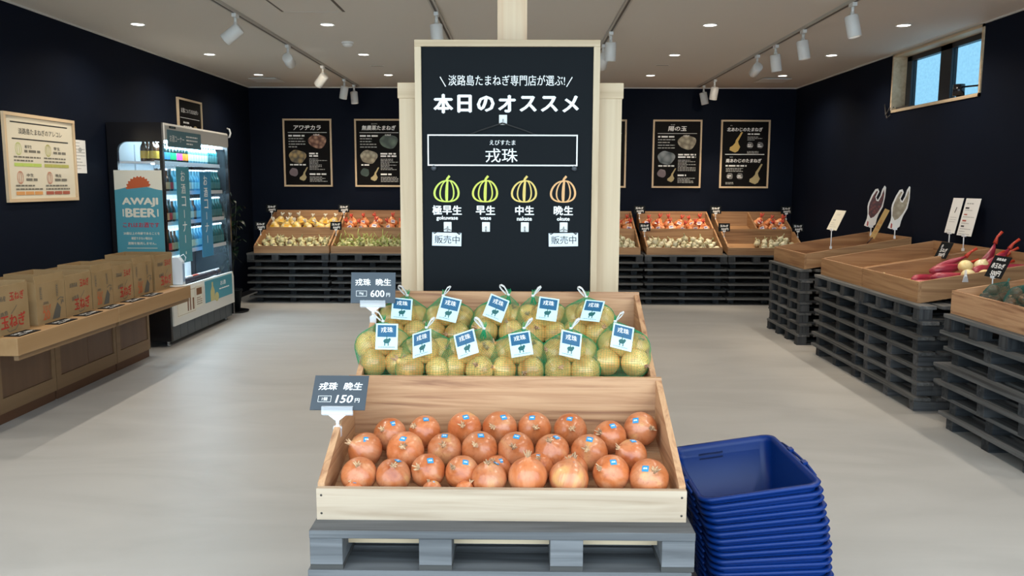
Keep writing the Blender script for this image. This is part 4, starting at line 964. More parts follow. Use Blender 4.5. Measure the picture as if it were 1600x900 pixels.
def story(title, ruby, a, b, c, isl, r2=True):
    def fn(d, w, h):
        d.text(title, 0, h*.78, w=w*(1.5 if len(title) > 5 else .8 if len(title) < 4 else 1.2), h=h*.145, mi=1, bold=.035, shear=.12)
        if ruby: d.text(ruby, -w*.2, h*.90, h=h*.035, mi=1)
        d.rect(-w*.86, w*.86, h*.625, h*.637, 1)
        blob(d, w*.44, h*.36, w*.40, h*.22, a); d.text('たまねぎ', w*.40, h*.56, w=w*.26, h=h*.05, mi=1, bold=.03)
        d.lines(-w*.84, -w*.05, h*.53, 1, .03, .022, 1).lines(-w*.84, -w*.1, h*.44, 4, h*.085, .013, 2)
        blob(d, -w*.46, -h*.12, w*.38, h*.21, b); blob(d, -w*.64, -h*.60, w*.19, h*.13, c); isle(d, -w*.22, -h*.66, h*.42, isl)
        d.lines(-w*.8, -w*.1, -h*.37, 1, .03, .018, 1)
        d.lines(w*.06, w*.84, -h*.02, 2, h*.075, .022, 1).lines(w*.06, w*.84, -h*.19, 8, h*.046, .010, 2).lines(w*.06, w*.8, -h*.66, 1, .03, .022, 1).lines(w*.06, w*.84, -h*.75, 4, h*.045, .010, 2)
    return fn
def two(d, w, h):
    d.text('北あわじのたまねぎ', -.01, h*.76, w=w*1.55, h=h*.12, mi=1, bold=.035, shear=.12).text('きた', -w*.62, h*.88, h=h*.03, mi=1)
    isle(d, -w*.42, h*.36, h*.62, 10); d.lines(w*.1, w*.85, h*.62, 1, .03, .018, 1).lines(w*.1, w*.75, h*.53, 3, h*.045, .009, 2)
    blob(d, w*.22, h*.28, w*.14, h*.10, 11); blob(d, w*.66, h*.28, w*.14, h*.10, 11); d.lines(w*.1, w*.6, h*.08, 2, h*.04, .009, 2)
    for x in (.22, .66): d.lines(w*(x-.1), w*(x+.1), h*.29, 2, h*.05, .012, 1)
    d.rect(-w*.86, w*.86, -.008, .002, 1)
    d.text('南あわじのたまねぎ', -.01, -h*.20, w=w*1.55, h=h*.12, mi=1, bold=.035, shear=.12).text('みなみ', -w*.58, -h*.09, h=h*.03, mi=1)
    isle(d, w*.5, -h*.62, h*.62, 9); d.lines(-w*.82, w*.1, -h*.36, 1, .03, .020, 1).lines(-w*.8, -w*.05, -h*.44, 3, h*.045, .009, 2)
    blob(d, -w*.62, -h*.68, w*.14, h*.10, 11); blob(d, -w*.18, -h*.68, w*.14, h*.10, 11); d.lines(-w*.8, -w*.3, -h*.88, 2, h*.04, .009, 2)
    for x in (-.62, -.18): d.lines(w*(x-.1), w*(x+.1), -h*.67, 2, h*.05, .012, 1)
YP = YB
for xc, lab, fn in ((-3.08, 'black framed poster with a brown onion photo, leftmost on the back wall', story('アワヂカラ', None, 3, 4, 8, 9)), (-2.05, 'black framed poster with a green field photo, half behind the column', story('無農薬たまねぎ', 'むのうやく', 5, 6, 5, 9)),
        (1.15, 'framed poster of which only the right edge shows beside the column', story('陽の玉', None, 4, 3, 6, 9)), (2.225, 'black framed poster with the round portrait of a worker, second from the right', story('陽の玉', 'ひ たま', 6, 7, 8, 9)), (3.195, 'black framed poster with two island maps, rightmost on the back wall', two)):
    frame_poster('framed_poster', lab, 'poster', (xc, YP, 2.02), 0, .70, .965, fn, PM, grp='black framed posters on the back wall')
CREAM = mat('cream_poster', (.66, .62, .50), .5)
LM = [CREAM, INKK, mat('lime_outline', (.42, .50, .16), .6), mat('olive_bar', (.40, .40, .10), .6), mat('lime_bar', (.42, .55, .12), .6), mat('amber_bar', (.62, .30, .10), .6), mat('brick_bar', (.38, .10, .06), .6), mat('rose_outline', (.50, .20, .12), .6), mat('grey_print', (.16, .15, .12), .6)]
def onion_guide(d, w, h):
    d.stroke([(-w*.86, h*.86), (w*.84, h*.86)], .010, 1).stroke([(-w*.84, h*.46), (w*.84, h*.46)], .010, 1)
    d.text('淡路島たまねぎのアレコレ', 0, h*.655, w=w*1.3, h=h*.15, mi=1, bold=.015)
    for (x, z, mi, bars, t) in ((-w*.68, h*.22, 2, [4, 4, 4], '極早生'), (w*.18, h*.22, 3, [3, 3, 3], '早生'), (-w*.68, -h*.48, 7, [5, 5, 5], '中生'), (w*.18, -h*.48, 7, [6, 6, 6], '晩生')):
        R = h*.14
        for kx in (-1, -.4, .35, 1):
            d.stroke([(x + kx*R*.85*math.sin(PI*t_/12)**.8 + (.0 if t_ else .0), z + R*1.05*math.cos(PI*t_/12)) for t_ in range(13)], .006, mi)
        d.text(t, x+w*.28, z+h*.06, w=w*.2, h=h*.085, mi=1, bold=.015).lines(x+w*.16, x+w*.62, z-h*.05, 1, .03, .020, 8)
        d.lines(x-w*.14, x+w*.62, z-h*.20, 2, h*.085, .012, 8)
        for i, bm_ in enumerate(bars): d.rect(x-w*.14+i*w*.26, x-w*.14+i*w*.26+w*(.255 if mi < 5 else .235), z-h*.43, z-h*.345, bm_)
frame_poster('framed_poster', 'cream onion guide poster in a pale frame on the left wall', 'poster', (XL, 6.705, 1.772), PI/2, .985, .685, onion_guide, LM, .026)
frame_poster('framed_poster', 'small black framed poster above the cooler on the left wall', 'poster', (XL, 9.76, 2.30), PI/2, .70, .50, lambda d, w, h: d.text('お酒についてのおねがい', 0, h*.50, w=w*1.5, h=h*.24, mi=1, bold=.015).rect(-w*.85, w*.85, h*.12, h*.14, 1).lines(-w*.6, w*.1, -h*.1, 3, h*.2, .02, 1).ell(w*.45, -h*.62, w*.28, h*.42, 9), PM, .022)
nt = thing('paper_notice', 'white paper notice taped to the left wall beside the onion guide poster', 'notice', (XL, 7.30, 1.81), (0, 0, PI/2))
d = Decal(.003); d.lines(-.08, .08, .12, 9, .028, .007, 1).ell(.0, .06, .03, .02, 1); d.mb.box(-.098, .098, -.002, 0, -.145, .145, 0); d.build('sheet', [PAPER, SOFT], nt)
hk2 = MB().tube([(0, 0, .06), (.03, 0, .05), (.045, 0, 0), (.03, 0, -.05), (0, 0, -.06)], .012).build('wall_handle', WHITE, None, (XL, 11.0, 2.24))
tag(hk2, 'small white curved handle on the left wall beyond the cooler', 'handle')

# ------------------------------------------------------------------ plant in the back left corner
LEAF = noisy('dark_leaf', [(.3, (.003, .009, .004)), (.7, (.008, .02, .009))], (1, 1, 1), 6, 2, .25)
pt = thing('potted_plant', 'dark leafy potted plant in the corner beyond the cooler', 'plant', (-3.58, 10.02, 0))
MB().lathe([(0, 0), (.09, 0), (.12, .26), (.13, .26), (.13, .28), (.115, .28), (.11, .25), (0, .25)], 24).build('pot', BLACK, pt)
MB().lathe([(0, 0), (.19, 0), (.20, .018), (.19, .02), (0, .008)], 24).build('saucer', BLK, pt)
rp = random.Random(3); st = MB(); lf = MB()
for k in range(7):
    a = 2*PI*k/7; tx, ty = .10*math.cos(a), .12*math.sin(a); hh = rp.uniform(.75, 1.2)
    st.tube([(0, 0, .25), (tx*.4, ty*.4, .25+hh*.5), (tx, ty, .25+hh)], [.010, .007, .003], 6)
    for j in range(7):
        f = .35 + .65*j/6; b0 = Vector((tx*f, ty*f, .25+hh*f)); an = rp.uniform(0, 6.28); L_ = rp.uniform(.14, .24); dr = rp.uniform(-.06, .06)
        dv = Vector((math.cos(an)*.75, math.sin(an), 0)); sd = Vector((-dv.y, dv.x, 0)); P = []
        for i in range(6):
            t_ = i/5; wd = .045*math.sin(PI*min(1, t_*.92+.05)); c = b0 + dv*L_*t_ + Vector((0, 0, .05*math.sin(PI*t_) + dr*t_)); P.append((c-sd*wd, c+Vector((0, 0, -.008)), c+sd*wd))
        V = [[lf.bm.verts.new(q) for q in r] for r in P]
        for A, B in zip(V, V[1:]):
            for i in range(2): lf.bm.faces.new([A[i], A[i+1], B[i+1], B[i]])
st.build('stem', mat('stem_green', (.008, .014, .006), .6), pt); lo = lf.build('foliage', LEAF, pt)
tag(lo, kind='stuff')

# ------------------------------------------------------------------ back wall: pallets, crates, produce
bkp = {k: make_pallet(k, 1.09, 1.09, .095, mats=('midgrey', 'shadegrey'), rec=.16) for k in ('stringer', 'block')}
used = set()
def place_pallet(protos, kind, loc, rz, label, grp):
    o = protos[kind]
    if (id(protos), kind) not in used:
        used.add((id(protos), kind)); o.location = loc; o.rotation_euler = (0, 0, rz); tag(o, label, None, grp); return o
    return dup(o, loc, (0, 0, rz), label, grp)
BX = {'A': -3.085, 'B': -1.985, 'C': 1.075, 'D': 2.175, 'E': 3.275}
BN = {'A': 'the crates of mottled bulbs and yellow bags', 'B': 'the crate of green-stalked bulbs', 'C': 'the garlic crate half hidden by the column', 'D': 'the full garlic crate by the back wall', 'E': 'the half-empty crates in the back corner'}
for c, x in BX.items():
    for k in range(7):
        place_pallet(bkp, 'block' if k == 6 else 'stringer', (x + RX.uniform(-.012, .012), 11.33 + RX.uniform(-.02, .012), k*.095), 0, 'grey wooden pallet, %s, under %s' % ('on the floor' if k == 0 else 'topmost' if k == 6 else '%s from the floor' % ordinal(k), BN[c]), 'pallets along the back wall')
CRX = {'A': -3.045, 'B': -2.02, 'C': 1.075, 'D': 2.155, 'E': 3.225}
BY0, BZL, BZU = 10.80, .665, .885
for c, x in CRX.items():
    crate('display_crate', 'lower pine crate on %s' % BN[c].replace('the ', 'the stack of ', 1) if False else 'lower tilted pine crate of the pair: %s' % {'A': 'pale bulbs, leftmost by the back wall', 'B': 'green-stalked bulbs, left of the column', 'C': 'garlic, right edge showing beside the column', 'D': 'garlic heap, between column and corner', 'E': 'mostly empty, in the back right corner'}[c], 1.0, .5, (x, BY0, BZL), kind='pine', group='tilted crates along the back wall')
    crate('display_crate', 'upper tilted pine crate of the pair: %s' % {'A': 'yellow bags, leftmost by the back wall', 'B': 'orange bags, left of the column', 'C': 'orange bags, beside the column on the right', 'D': 'orange net bags, between column and corner', 'E': 'divided, empty on its left, back right corner'}[c], 1.0, .5, (x, BY0+.52, BZU), kind='pine', divider=.02 if c == 'E' else None, group='tilted crates along the back wall')
    r = dup(rs, (x, BY0+.53, BZL), None, 'plain wooden riser lifting the upper back crate of the pair with %s' % {'A': 'yellow bags', 'B': 'green-stalked bulbs', 'C': 'garlic by the column', 'D': 'the garlic heap', 'E': 'the divider'}[c]); r.scale = (.92, 1, 1.10)
def bulb_me(r, col_b, stalk, seed, lean=.3):
    rnd = random.Random(seed); g = MB()
    g.lathe([(0, -r*.78), (r*.55, -r*.74), (r*.95, -r*.3), (r, 0), (r*.86, r*.4), (r*.5, r*.75), (r*.22, r*1.0), (r*.17, r*1.25)], 14, None, 0, .035, 6)
    a = rnd.uniform(0, 6); l = stalk
    g.tube([(0, 0, r*1.15), (lean*.3*l*math.cos(a), lean*.3*l*math.sin(a), r*1.2+l*.5), (lean*l*math.cos(a), lean*l*math.sin(a), r*1.2+l)], [r*.18, r*.14, r*.11], 7, 1)
    o = g.build('g', col_b); me = o.data; me.name = 'garlic_bulb'; bpy.data.objects.remove(o); return me
GW = noisy('garlic_skin', [(.3, (.42, .38, .22)), (.5, (.62, .58, .40)), (.7, (.70, .66, .50))], (8, 8, 2), 3, 3, .55, rand=.15)
GS = noisy('garlic_stalk', [(.3, (.38, .40, .18)), (.7, (.60, .58, .36))], (8, 8, 2), 3, 3, .6, rand=.15)
GP = noisy('bulb_mottled', [(.3, (.20, .14, .12)), (.48, (.50, .47, .24)), (.7, (.66, .62, .36))], (4, 4, 4), 5, 3, .5, rand=.2)
GG = noisy('green_bulb_skin', [(.3, (.18, .20, .07)), (.5, (.40, .40, .18)), (.7, (.58, .56, .32))], (6, 6, 2), 4, 3, .5, rand=.2)
BUL = {'A': [bulb_me(.043, [GP, GS], .030, s) for s in (1, 2, 3)], 'B': [bulb_me(.034, [GG, mat('green_stalk', (.36, .44, .12), .6)], .09, s, .6) for s in (4, 5, 6)], 'D': [bulb_me(.043, [GW, GS], .035, s) for s in (7, 8, 9)]}
BUL['C'] = BUL['E'] = BUL['D']
def heap(c, me_list, us, rowsn, r, x, label, grp, top=10):
    rnd = random.Random(ord(c)); P = []
    for j in range(rowsn):
        v = .06 + (.5-.135)*j/(rowsn-1)
        for i, u in enumerate(us):
            uu = u + (.5*(us[1]-us[0]) if j % 2 else 0) + rnd.uniform(-.014, .014)
            if uu <= .455: P.append((uu, v, 0))
    for k in range(top): P.append((rnd.uniform(us[0]+.03, us[-1]-.02), rnd.uniform(.10, .40), r*1.15))
    for uu, v, up in P:
        zz = .012 + .113/.5*v + r*.9 + up + rnd.uniform(0, .010)
        o = bpy.data.objects.new('garlic_bulb', rnd.choice(me_list)); COL.objects.link(o)
        o.location = (x+uu, BY0+v+rnd.uniform(-.010, .010), BZL+zz); o.rotation_euler = (rnd.uniform(-.5, 1.3), rnd.uniform(-.9, .9), rnd.uniform(0, 6.3)); s = rnd.uniform(.85, 1.10); o.scale = (s, s, s)
        tag(o, label, 'bulb', grp)
rg = lambda a, b, n: [a+(b-a)*i/(n-1) for i in range(n)]
heap('A', BUL['A'], rg(-.435, .44, 10), 4, .040, CRX['A'], 'mottled pale bulb in the heap of the leftmost lower back crate', 'mottled bulbs in the leftmost back crate')
heap('B', BUL['B'], rg(-.445, .40, 13), 5, .032, CRX['B'], 'small bulb with a long green stalk, in the lower back crate left of the column', 'green-stalked bulbs left of the column')
heap('C', BUL['C'], rg(.20, .44, 4), 4, .041, CRX['C'], 'pale garlic bulb in the lower back crate at the right edge of the column', 'garlic bulbs beside the column', 2)
heap('D', BUL['D'], rg(-.44, .44, 10), 4, .041, CRX['D'], 'pale garlic bulb in the full heap of the lower back crate right of the column', 'garlic bulbs in the full back crate')
heap('E', BUL['E'], rg(-.03, .43, 6), 4, .041, CRX['E'], 'pale garlic bulb in the half-empty lower crate of the back right corner', 'garlic bulbs in the corner crate', 5)
def lump_me(name, balls, m):
    g = MB()
    for c, r in balls: g.lathe([(0, -r)] + [(r*math.cos(a), r*math.sin(a)) for a in [PI*(k/7-.5) for k in range(1, 7)]] + [(0, r)], 12, Matrix.Translation(c))
    o = g.build('t', []); md = o.modifiers.new('r', 'REMESH'); md.mode = 'VOXEL'; md.voxel_size = .012; sm = o.modifiers.new('s', 'SMOOTH'); sm.iterations = 3
    dg = bpy.context.evaluated_depsgraph_get(); me = bpy.data.meshes.new_from_object(o.evaluated_get(dg)); old = o.data; bpy.data.objects.remove(o); bpy.data.meshes.remove(old)
    me.name = name; me.materials.append(m)
    for p in me.polygons: p.use_smooth = True
    return me
def bag_proto(name, label, mb_body, m_top, mlab, spikes, seed):
    b = thing(name, label, 'bag'); rnd = random.Random(seed)
    me = lump_me('contents', [((-.035, -.01, 0), .045), ((.036, -.012, 0), .045), ((0, .03, .0), .045), ((0, .0, .045), .044)], mb_body)
    o = bpy.data.objects.new('contents', me); COL.objects.link(o); o.parent = b
    g = MB()
    for k in range(spikes):
        a = 2*PI*k/spikes+rnd.uniform(-.4, .4); g.tube([(.008*math.cos(a), .008*math.sin(a), .075), (.004*math.cos(a), .004*math.sin(a), .098), (.022*math.cos(a), .022*math.sin(a), .128+rnd.uniform(-.015, .02))], [.010, .005, .009], 6)
    g.build('gathered_top', m_top, b)
    d = Decal(0); d.rect(-.028, .028, -.02, .02, 0).rect(-.02, .02, -.004, .012, 1)
    d.build('label_sticker', mlab, b, (.0, -.050, .035), (-.55, 0, 0))
    return b
YEL = noisy('yellow_bag', [(.35, (.66, .56, .26)), (.5, (.74, .48, .09)), (.66, (.80, .70, .48))], (3, 3, 6), 5, 2, .35, rand=.08)
ORB = noisy('orange_net', [(.3, (.50, .10, .04)), (.5, (.70, .24, .08)), (.68, (.78, .48, .26))], (6, 6, 6), 5, 3, .4, rand=.15)
REDN = mat('red_net_top', (.55, .06, .035), .45); CLTOP = mat('clear_bag_top', (.62, .58, .48), .25)
yb = bag_proto('produce_bag', 'x', YEL, CLTOP, [mat('yellow_label', (.80, .52, .05), .5), mat('orange_label', (.72, .33, .03), .5)], 5, 1)
ob = bag_proto('produce_bag', 'x', ORB, REDN, [PAPER, mat('violet_label', (.20, .13, .35), .5)], 6, 2)
usedp = set()
def put_bags(pr, c, us, vs, label, grp, jit=.012):
    rnd = random.Random(ord(c)+5)
    for j, v in enumerate(vs):
        for i, u in enumerate(us):
            loc = (CRX[c]+u+rnd.uniform(-jit, jit), BY0+.52+v, BZU+.012+.226*v+.052+(.012 if j else 0)); rot = (.25+rnd.uniform(-.15, .35), rnd.uniform(-.45, .45), rnd.uniform(-.6, .6))
            rowname = 'back' if j == len(vs)-1 else 'front'
            lab = '%s, %s from the left in the %s row, %s' % (label[0], ordinal(i), rowname, label[1])
            if pr.name not in usedp: usedp.add(pr.name); pr.location = loc; pr.rotation_euler = rot; tag(pr, lab, None, grp); pr.scale = (1.06,)*3
            else: dup(pr, loc, rot, lab, grp, rnd.uniform(.98, 1.14))
put_bags(yb, 'A', rg(-.40, .39, 6), (.10, .33), ('yellow-labelled bag', 'upper crate of yellow bags'), 'yellow bags in the leftmost upper crate')
put_bags(ob, 'B', rg(-.39, .37, 5), (.11, .34), ('orange net bag', 'crate left of the column'), 'orange bags left of the column')
put_bags(ob, 'C', rg(.26, .41, 2), (.11, .34), ('orange net bag', 'crate beside right column edge'), 'orange bags beside the column')
put_bags(ob, 'D', rg(-.38, .37, 6), (.10, .28), ('orange net bag', 'full crate right of column'), 'orange bags right of the column')
put_bags(ob, 'E', rg(.13, .40, 3), (.12, .33), ('red net bag', 'divided corner crate'), 'red bags in the corner crate')
# little price tags of the back crates
def mini_tag(loc, rz, w, h, label, drop, texts, tilt=.15, grp='small black price tags', cat='price tag'):
    p = thing('price_tag', label, cat, loc, (0, 0, rz), grp)
    d = Decal(.0022)
    for (s, x, z, ww, hh) in texts: d.text(s, x*w, z*h, w=ww*w, h=hh*h, mi=1, bold=.025)
    d.mb.box(-w/2, w/2, -.0015, .0015, 0, h, 0)
    d.build('tag_plate', [BLACK, INKW], p, (0, 0, 0), (-tilt, 0, 0))
    MB().cyl((0, .003, .012), (0, .003, -drop), .004, n=8).box(-.02, .02, -.004, .008, -.006, .012).box(-.008, .008, -.006, .010, -drop-.012, -drop+.012).build('clip_stem', MATS['clear_stem'], p)
TT = [('玉ねぎ', 0, .68, .72, .26), ('500円', .05, .28, .6, .28)]
for c, du, up, nm in (('A', -.50, 1, 'clipped left of the yellow bags'), ('A', -.50, 0, 'clipped left of the mottled bulbs'), ('B', -.50, 1, 'between the yellow bags and the orange bags'), ('B', -.50, 0, 'between the mottled bulbs and the green-stalked bulbs'),
        ('D', -.50, 1, 'clipped left of the orange bags right of the column'), ('D', -.50, 0, 'clipped left of the garlic heap right of the column'), ('E', -.50, 1, 'clipped left of the empty upper corner crate'), ('E', -.50, 0, 'clipped left of the empty lower corner crate'), ('E', .49, 1, 'clipped right of the red bags in the corner'), ('E', .49, 0, 'clipped right of the corner garlic')):
    v = .28; top = .095 + .448*v
    mini_tag((CRX[c]+du+.01, BY0+(.52 if up else 0)+v, (BZU if up else BZL)+top+.075), 0, .155, .11, 'small black price tag '+nm, .075, TT)

# ------------------------------------------------------------------ right wall: pallet stacks and big crates
rtp = {k: make_pallet(k, 1.02, 1.08, .108, mats=('midgrey', 'shadegrey')) for k in ('stringer', 'block')}
rtp['stencilled'] = make_pallet('stringer', 1.02, 1.08, .108, mats=('midgrey', 'grey'))
RS = {'far': (8.57, 'the crate with the claw-shaped cutout signs'), 'mid': (7.15, 'the empty crate beside the crimson vegetables'), 'near': (6.12, 'the crate of crimson vegetables'), 'front': (4.80, 'the crate of dark green net bags')}
for sname, (y, nm) in RS.items():
    for k in range(7):
        kind = 'block' if (k == 6 or sname == 'far') else 'stencilled' if sname == 'near' and k < 4 else 'stringer'
        o = place_pallet(rtp, kind, (3.30 + (RX.uniform(-.05, .02) if sname == 'front' and k < 6 else RX.uniform(-.015, .01)), y + RX.uniform(-.012, .012), k*.108), PI/2, 'grey wooden pallet, %s, under %s' % ('on the floor' if k == 0 else 'topmost' if k == 6 else '%s from the floor' % ordinal(k), nm), 'pallets along the right wall')
        if sname == 'near' and k < 4:
            d = Decal(.0012); d.text('二テリ' if k < 2 else '大隆工', -.10 + .03*k, .042, w=.34, h=.055, mi=0, bold=.0)
            d.build('stencil', [mat('stencil_black', (.015, .015, .015), .7)], o, (-.51+.05, 0, 0), (0, 0, -PI/2))
RC = dict(fh=.15, bh=.32, bf=.012, bb=.18, sideb=.17, kind='pine', tk=.022, group='large crates along the right wall')
for y0, y1, lab in ((8.10, 9.08, 'large empty crate farthest along the right wall, with cutout signs behind'), (6.72, 7.64, 'large empty crate second along the right wall, beside the crimson vegetables'), (5.76, 6.71, 'large crate of crimson vegetables on the right'), (4.36, 5.31, 'large crate with dark green net bags at the right edge')):
    crate('produce_crate', lab, y1-y0, 1.04, (2.80, (y0+y1)/2, .757), (0, 0, -PI/2), **(RC if y0 > 5 else dict(RC, kind='cedar')))
    pr = thing('wooden_prop', 'plain wood prop under the wall side of the crate %s' % ('with the cutout signs' if y0 > 8 else 'beside the crimson vegetables' if y0 > 6.5 else 'of crimson vegetables' if y0 > 5.5 else 'of dark green net bags'), 'prop', (3.72, (y0+y1)/2, .757), group='props under the right crates')
    MB().prism([(-.05, 0), (.05, 0), (.05, .135), (-.05, .118)], -(y1-y0)/2+.05, (y1-y0)/2-.05, 'y').build('prop_beam', wood('pine', 'y'), pr)
bz = lambda x: .757 + .012 + .1615*(x-2.80)
CRIM = noisy('crimson_skin', [(.3, (.20, .010, .028)), (.5, (.32, .026, .055)), (.7, (.48, .11, .11))], (8, 8, 1), 3, 3, .35, rand=.12); REDS = mat('red_stalk', (.50, .045, .02), .45)
def long_me(seed):
    rnd = random.Random(seed); g = MB(); b_ = rnd.uniform(-.05, .05); P, R = [], []
    for i in range(10):
        t_ = i/9; P.append((b_*math.sin(PI*t_), 0, .34*t_)); R.append(max(.004, .040*(math.sin(PI*min(1, t_*.75+.22))**.7)*(1-.35*t_)))
    R[0] = .012; g.tube(P, R, 12); o = g.build('g', [CRIM]); me = o.data; me.name = 'root'; bpy.data.objects.remove(o)
    h = MB(); h.tube([P[-1], (P[-1][0]+.01, .01, .40), (P[-1][0]-.01, .02, .45)], [.016, .009, .011], 8); o = h.build('g', [REDS]); m2 = o.data; m2.name = 'stalk'; bpy.data.objects.remove(o); return me, m2
LMS = [long_me(s) for s in (1, 2, 3)]
lv = [(2.93, 6.14, .085, 1.0, .10, .02, 'lying nearest the aisle'), (2.93, 5.93, .085, 1.0, -.02, .0, 'lowest, lying along the near side board'), (3.02, 6.03, .135, 1.0, .04, .05, 'lying across the heap, second from the aisle'), (3.06, 6.14, .165, .95, .20, .14, 'long one rising over the pale bulbs'), (2.98, 6.24, .10, 1.0, .05, .03, 'behind the one nearest the aisle'), (3.28, 6.00, .12, .75, .40, .30, 'tilted up right of the pale bulbs'), (3.38, 5.90, .11, .9, .3, .10, 'right of the pale bulbs, low'), (3.18, 6.35, .09, .8, .1, .42, 'standing up, red stalk on top, behind the heap'), (3.42, 6.16, .10, .6, .1, .40, 'leaning up near the middle'), (3.46, 6.30, .06, .35, .1, .42, 'standing up near the wall end'), (3.44, 6.02, .11, .9, -.05, .14, 'lying at the wall end of the crate'), (3.36, 6.24, .11, .9, .1, .12, 'lying behind the pale bulbs'), (3.50, 6.42, .07, .7, .0, .3, 'farthest, against the divide board')]
for i, (x, y, dz, dx, dy, dz2, nm) in enumerate(lv):
    b = thing('crimson_root', 'long crimson tapering vegetable, '+nm, 'vegetable', (x, y, bz(x)+dz-.03), Vector((dx, dy, dz2)).to_track_quat('Z', 'Y').to_euler(), 'crimson vegetables in the right crate')
    m1, m2 = LMS[i % 3]
    b.scale = (1.05, 1.05, .92)
    for nm_, me in (('root', m1), ('stalk', m2)):
        o = bpy.data.objects.new(nm_, me); COL.objects.link(o); o.parent = b
PALEB = onion_material('pale_yellow_bulb', [(.25, (.66, .46, .16)), (.5, (.78, .64, .32)), (.75, (.82, .74, .52))], (.60, .40, .16))
OBP = [m.copy() for m in OB]
for me in OBP: me.materials.clear(); me.materials.append(PALEB)
for i, (x, y, z) in enumerate(((2.90, 6.55, .05), (3.22, 5.90, .10), (3.32, 5.86, .085), (3.26, 6.02, .15), (3.40, 6.06, .13), (3.50, 5.88, .07))):
    o = bpy.data.objects.new('pale_onion', OBP[i % 4]); COL.objects.link(o); o.location = (x, y, bz(x)+z); o.scale = (.9,)*3; o.rotation_euler = (RX.uniform(-1, 1), RX.uniform(-1, 1), 0)
    tag(o, 'pale yellow onion among the crimson vegetables, %s' % ('alone in the aisle corner' if i == 0 else '%s from the aisle' % ordinal(i)), 'onion', 'pale onions among the crimson vegetables')
DGN = mat('dark_green_net', (.012, .10, .075), .4)
OBD = [m.copy() for m in OB]; BRSK = onion_material('brown_red_onion_skin', [(.3, (.16, .05, .03)), (.5, (.34, .14, .07)), (.75, (.55, .40, .28))], (.14, .04, .03))
for me in OBD: me.materials.clear(); me.materials.append(BRSK)
for i, (x, y, z, rz) in enumerate(((2.99, 5.16, .085, .2), (3.02, 4.98, .09, -.4), (3.06, 4.78, .09, .5), (3.22, 5.12, .10, .1), (3.26, 4.92, .12, .3))):
    net_bag('onion_net_bag', 'dark green net bag of brown onions in the right-edge crate, %s' % ('nearest its far aisle corner', 'second along the aisle edge', 'third along the aisle edge', 'behind, under the price tag', 'behind the middle, on top')[i], 'net bag', (x, y, bz(x)+z), (.1, 0, -PI/2+rz), 60+i, 'dark green net bags at the right edge', DGN, OBD, card=False, tie=False, r=.036, vox=.0075, th=.0022, lay=[(-.036, -.03, -.01), (.037, -.035, -.01), (-.03, .038, 0), (.038, .036, 0), (0, .0, .042)], gat=(.03, .07, .095))
# signs on the right crates
def stem_card(name, label, cat, loc, rz, w, h, tilt, drop, mats, fn, grp=None):
    p = thing(name, label, cat, loc, (0, 0, rz), grp)
    d = Decal(.0022); fn(d, w, h); d.mb.box(-w/2, w/2, -.0015, .0015, 0, h, 0); d.build('card', mats, p, (0, 0, 0), (-tilt, 0, 0))
    MB().cyl((0, .002, .01), (0, .002, -drop), .005, n=8).box(-.025, .025, -.005, .009, -.008, .014).box(-.009, .009, -.007, .011, -drop-.012, -drop+.014).build('clip_stem', MATS['clear_stem'], p); return p
stem_card('info_card', 'cream card leaning on a thin stem over the farthest right crate', 'card', (3.06, 8.125, 1.145), -PI/2, .25, .21, .42, .175, [BWHT, SOFT], lambda d, w, h: d.text('たまねぎ', 0, h*.78, w=w*.35, h=.02, mi=1).lines(-w*.3, w*.2, h*.5, 1, .03, .012, 1).lines(-w*.35, w*.35, h*.35, 3, .02, .004, 1))
inf = [PAPER, SOFT, mat('print_red', (.45, .08, .05), .6), INKK]
stem_card('info_card', 'white card with a small dark picture, left of the pair by the right wall', 'card', (3.80, 7.32, 1.165), -PI/2, .17, .315, .2, .12, inf, lambda d, w, h: d.stroke([(.0, h*.58), (.008, h*.66), (.014, h*.74)], .012, 3).lines(-w*.3, w*.3, h*.45, 3, .02, .004, 1).lines(-w*.35, w*.3, h*.08, 2, .018, .005, 1), 'white cards by the right wall')
stem_card('info_card', 'white card with red and black lines, right of the pair by the right wall', 'card', (3.80, 7.08, 1.155), -PI/2, .23, .325, .2, .12, inf, lambda d, w, h: d.lines(-w*.35, w*.3, h*.86, 1, .02, .010, 1).rect(-w*.38, -w*.12, h*.72, h*.76, 3).lines(-w*.38, w*.36, h*.68, 1, .02, .006, 1).rect(-w*.36, -w*.14, h*.55, h*.58, 2).lines(-w*.38, w*.36, h*.50, 1, .02, .006, 1).rect(-w*.36, -w*.1, h*.38, h*.42, 2).lines(-w*.38, w*.36, h*.33, 1, .02, .006, 1).rect(-w*.36, -w*.14, h*.23, h*.27, 3).lines(-w*.38, w*.36, h*.18, 3, .022, .006, 1), 'white cards by the right wall')
mini_tag((3.42, 6.71, .995), -PI/2, .185, .14, 'black price tag standing behind the crimson vegetables on the crate divide', .07, [('赤', -.25, .74, .15, .2), ('玉ねぎ', 0, .5, .6, .24), ('500円', .02, .2, .5, .22)], .42)
mini_tag((3.04, 5.285, .995), -PI/2, .185, .15, 'black price tag above the dark green net bags at the right edge', .09, [('淡路島産', 0, .84, .55, .12), ('赤玉ねぎ', 0, .54, .75, .24), ('500円', .06, .2, .55, .24)], .42)
cp_ = thing('sign_clip', 'clear empty sign clip on the near side of the crimson vegetable crate', 'clip', (3.12, 5.757, .94))
MB().prism([(-.02, -.03), (.02, -.03), (.008, .02), (.006, .055), (-.006, .055), (-.008, .02)], -.012, -.002, 'y').build('clip_body', CLEAR, cp_)
MB().cyl((0, -.016, .012), (0, -.002, .012), .006, n=10).build('pivot', MATS['clear_stem'], cp_)
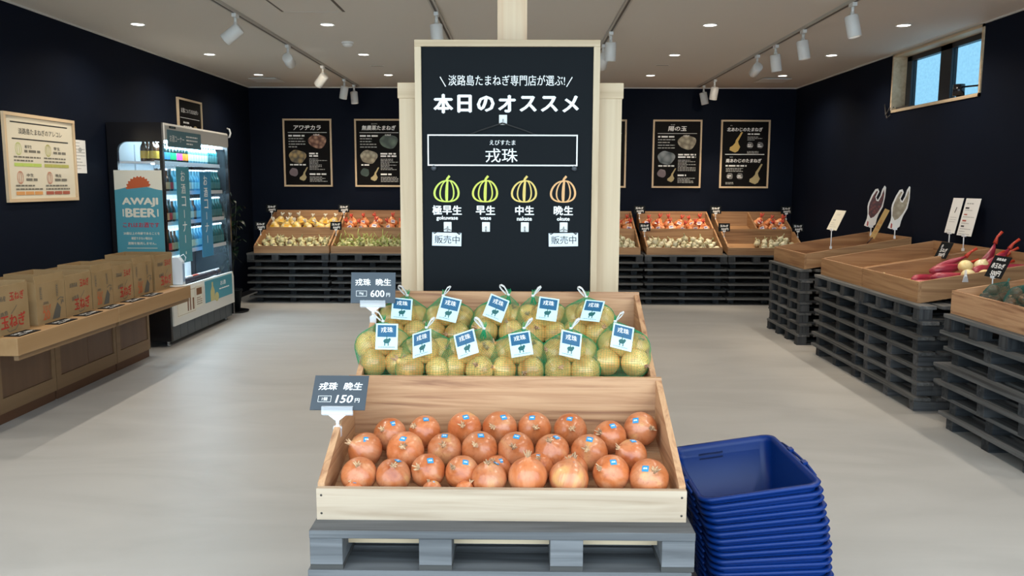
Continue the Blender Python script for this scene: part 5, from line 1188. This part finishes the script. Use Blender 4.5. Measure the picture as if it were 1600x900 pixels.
CLAW = [(640,520),(632,545),(660,558),(710,556),(740,530),(750,470),(765,420),(800,340),(815,230),(820,130),(805,110),(785,150),(770,220),(748,268),(732,240),(758,175),(745,143),(720,150),(690,210),(660,300),(655,340),(660,420),(655,470)]
INNER = [(690,465),(668,420),(668,340),(675,300),(700,225),(725,180),(735,165),(745,175),(724,232),(735,275),(755,280),(780,225),(800,150),(806,200),(800,270),(785,340),(755,400),(720,450)]
def cutout(loc, label, inner_mat, body):
    s = 8.6/1280/7.5*1.08; f = lambda L: [((x-700)*s*1.06, (556-y)*s) for x, y in L]
    p = thing('cutout_sign', label, 'sign', loc, (0, 0, math.radians(-18)), 'claw-shaped cutout signs')
    outline_mesh('cutout_board', f(CLAW), [], .005, body, p, XZ)
    d = Decal(.0035); d.poly(f(INNER), 0); d.poly([(-.075*.6, .012), (-.03, .005), (-.028, .05), (-.040, .06)], 1); d.build('printed_motif', [inner_mat, mat('motif_red', (.45, .06, .05), .6)], p)
    MB().cyl((0, .004, .01), (0, .004, -.09), .006, n=8).box(-.02, .02, -.004, .010, -.01, .015).box(-.01, .01, -.006, .012, -.10, -.07).build('clip_stem', MATS['clear_stem'], p)
cutout((3.70, 8.72, 1.15), 'claw-shaped white cutout sign with a dark red middle, left of the pair', voro('claw_red', (.06, .012, .008), (.22, .035, .02), 40), PAPER)
cutout((3.79, 8.36, 1.145), 'claw-shaped white cutout sign with a pale beige middle, right of the pair', voro('claw_beige', (.30, .24, .15), (.50, .43, .30), 25), PAPER)
sk = thing('wooden_stake', 'narrow yellow wooden stake with orange marks leaning beside the beige cutout sign', 'stake', (3.58, 8.42, 1.03), (0, math.radians(24), math.radians(-10)))
d = Decal(.0085); d.vtext('玉ねぎ', 0, .20, .055, .034, 1, .02)
d.mb.box(-.024, .024, -.008, 0, .02, .34, 0); d.build('stake_board', [mat('yellow_wood', (.56, .36, .12), .6), mat('stake_orange', (.50, .16, .03), .6)], sk)
MB().cyl((0, -.004, .03), (-.02, -.004, -.05), .007).build('stake_peg', mat('dark_peg', (.08, .04, .03), .6), sk)
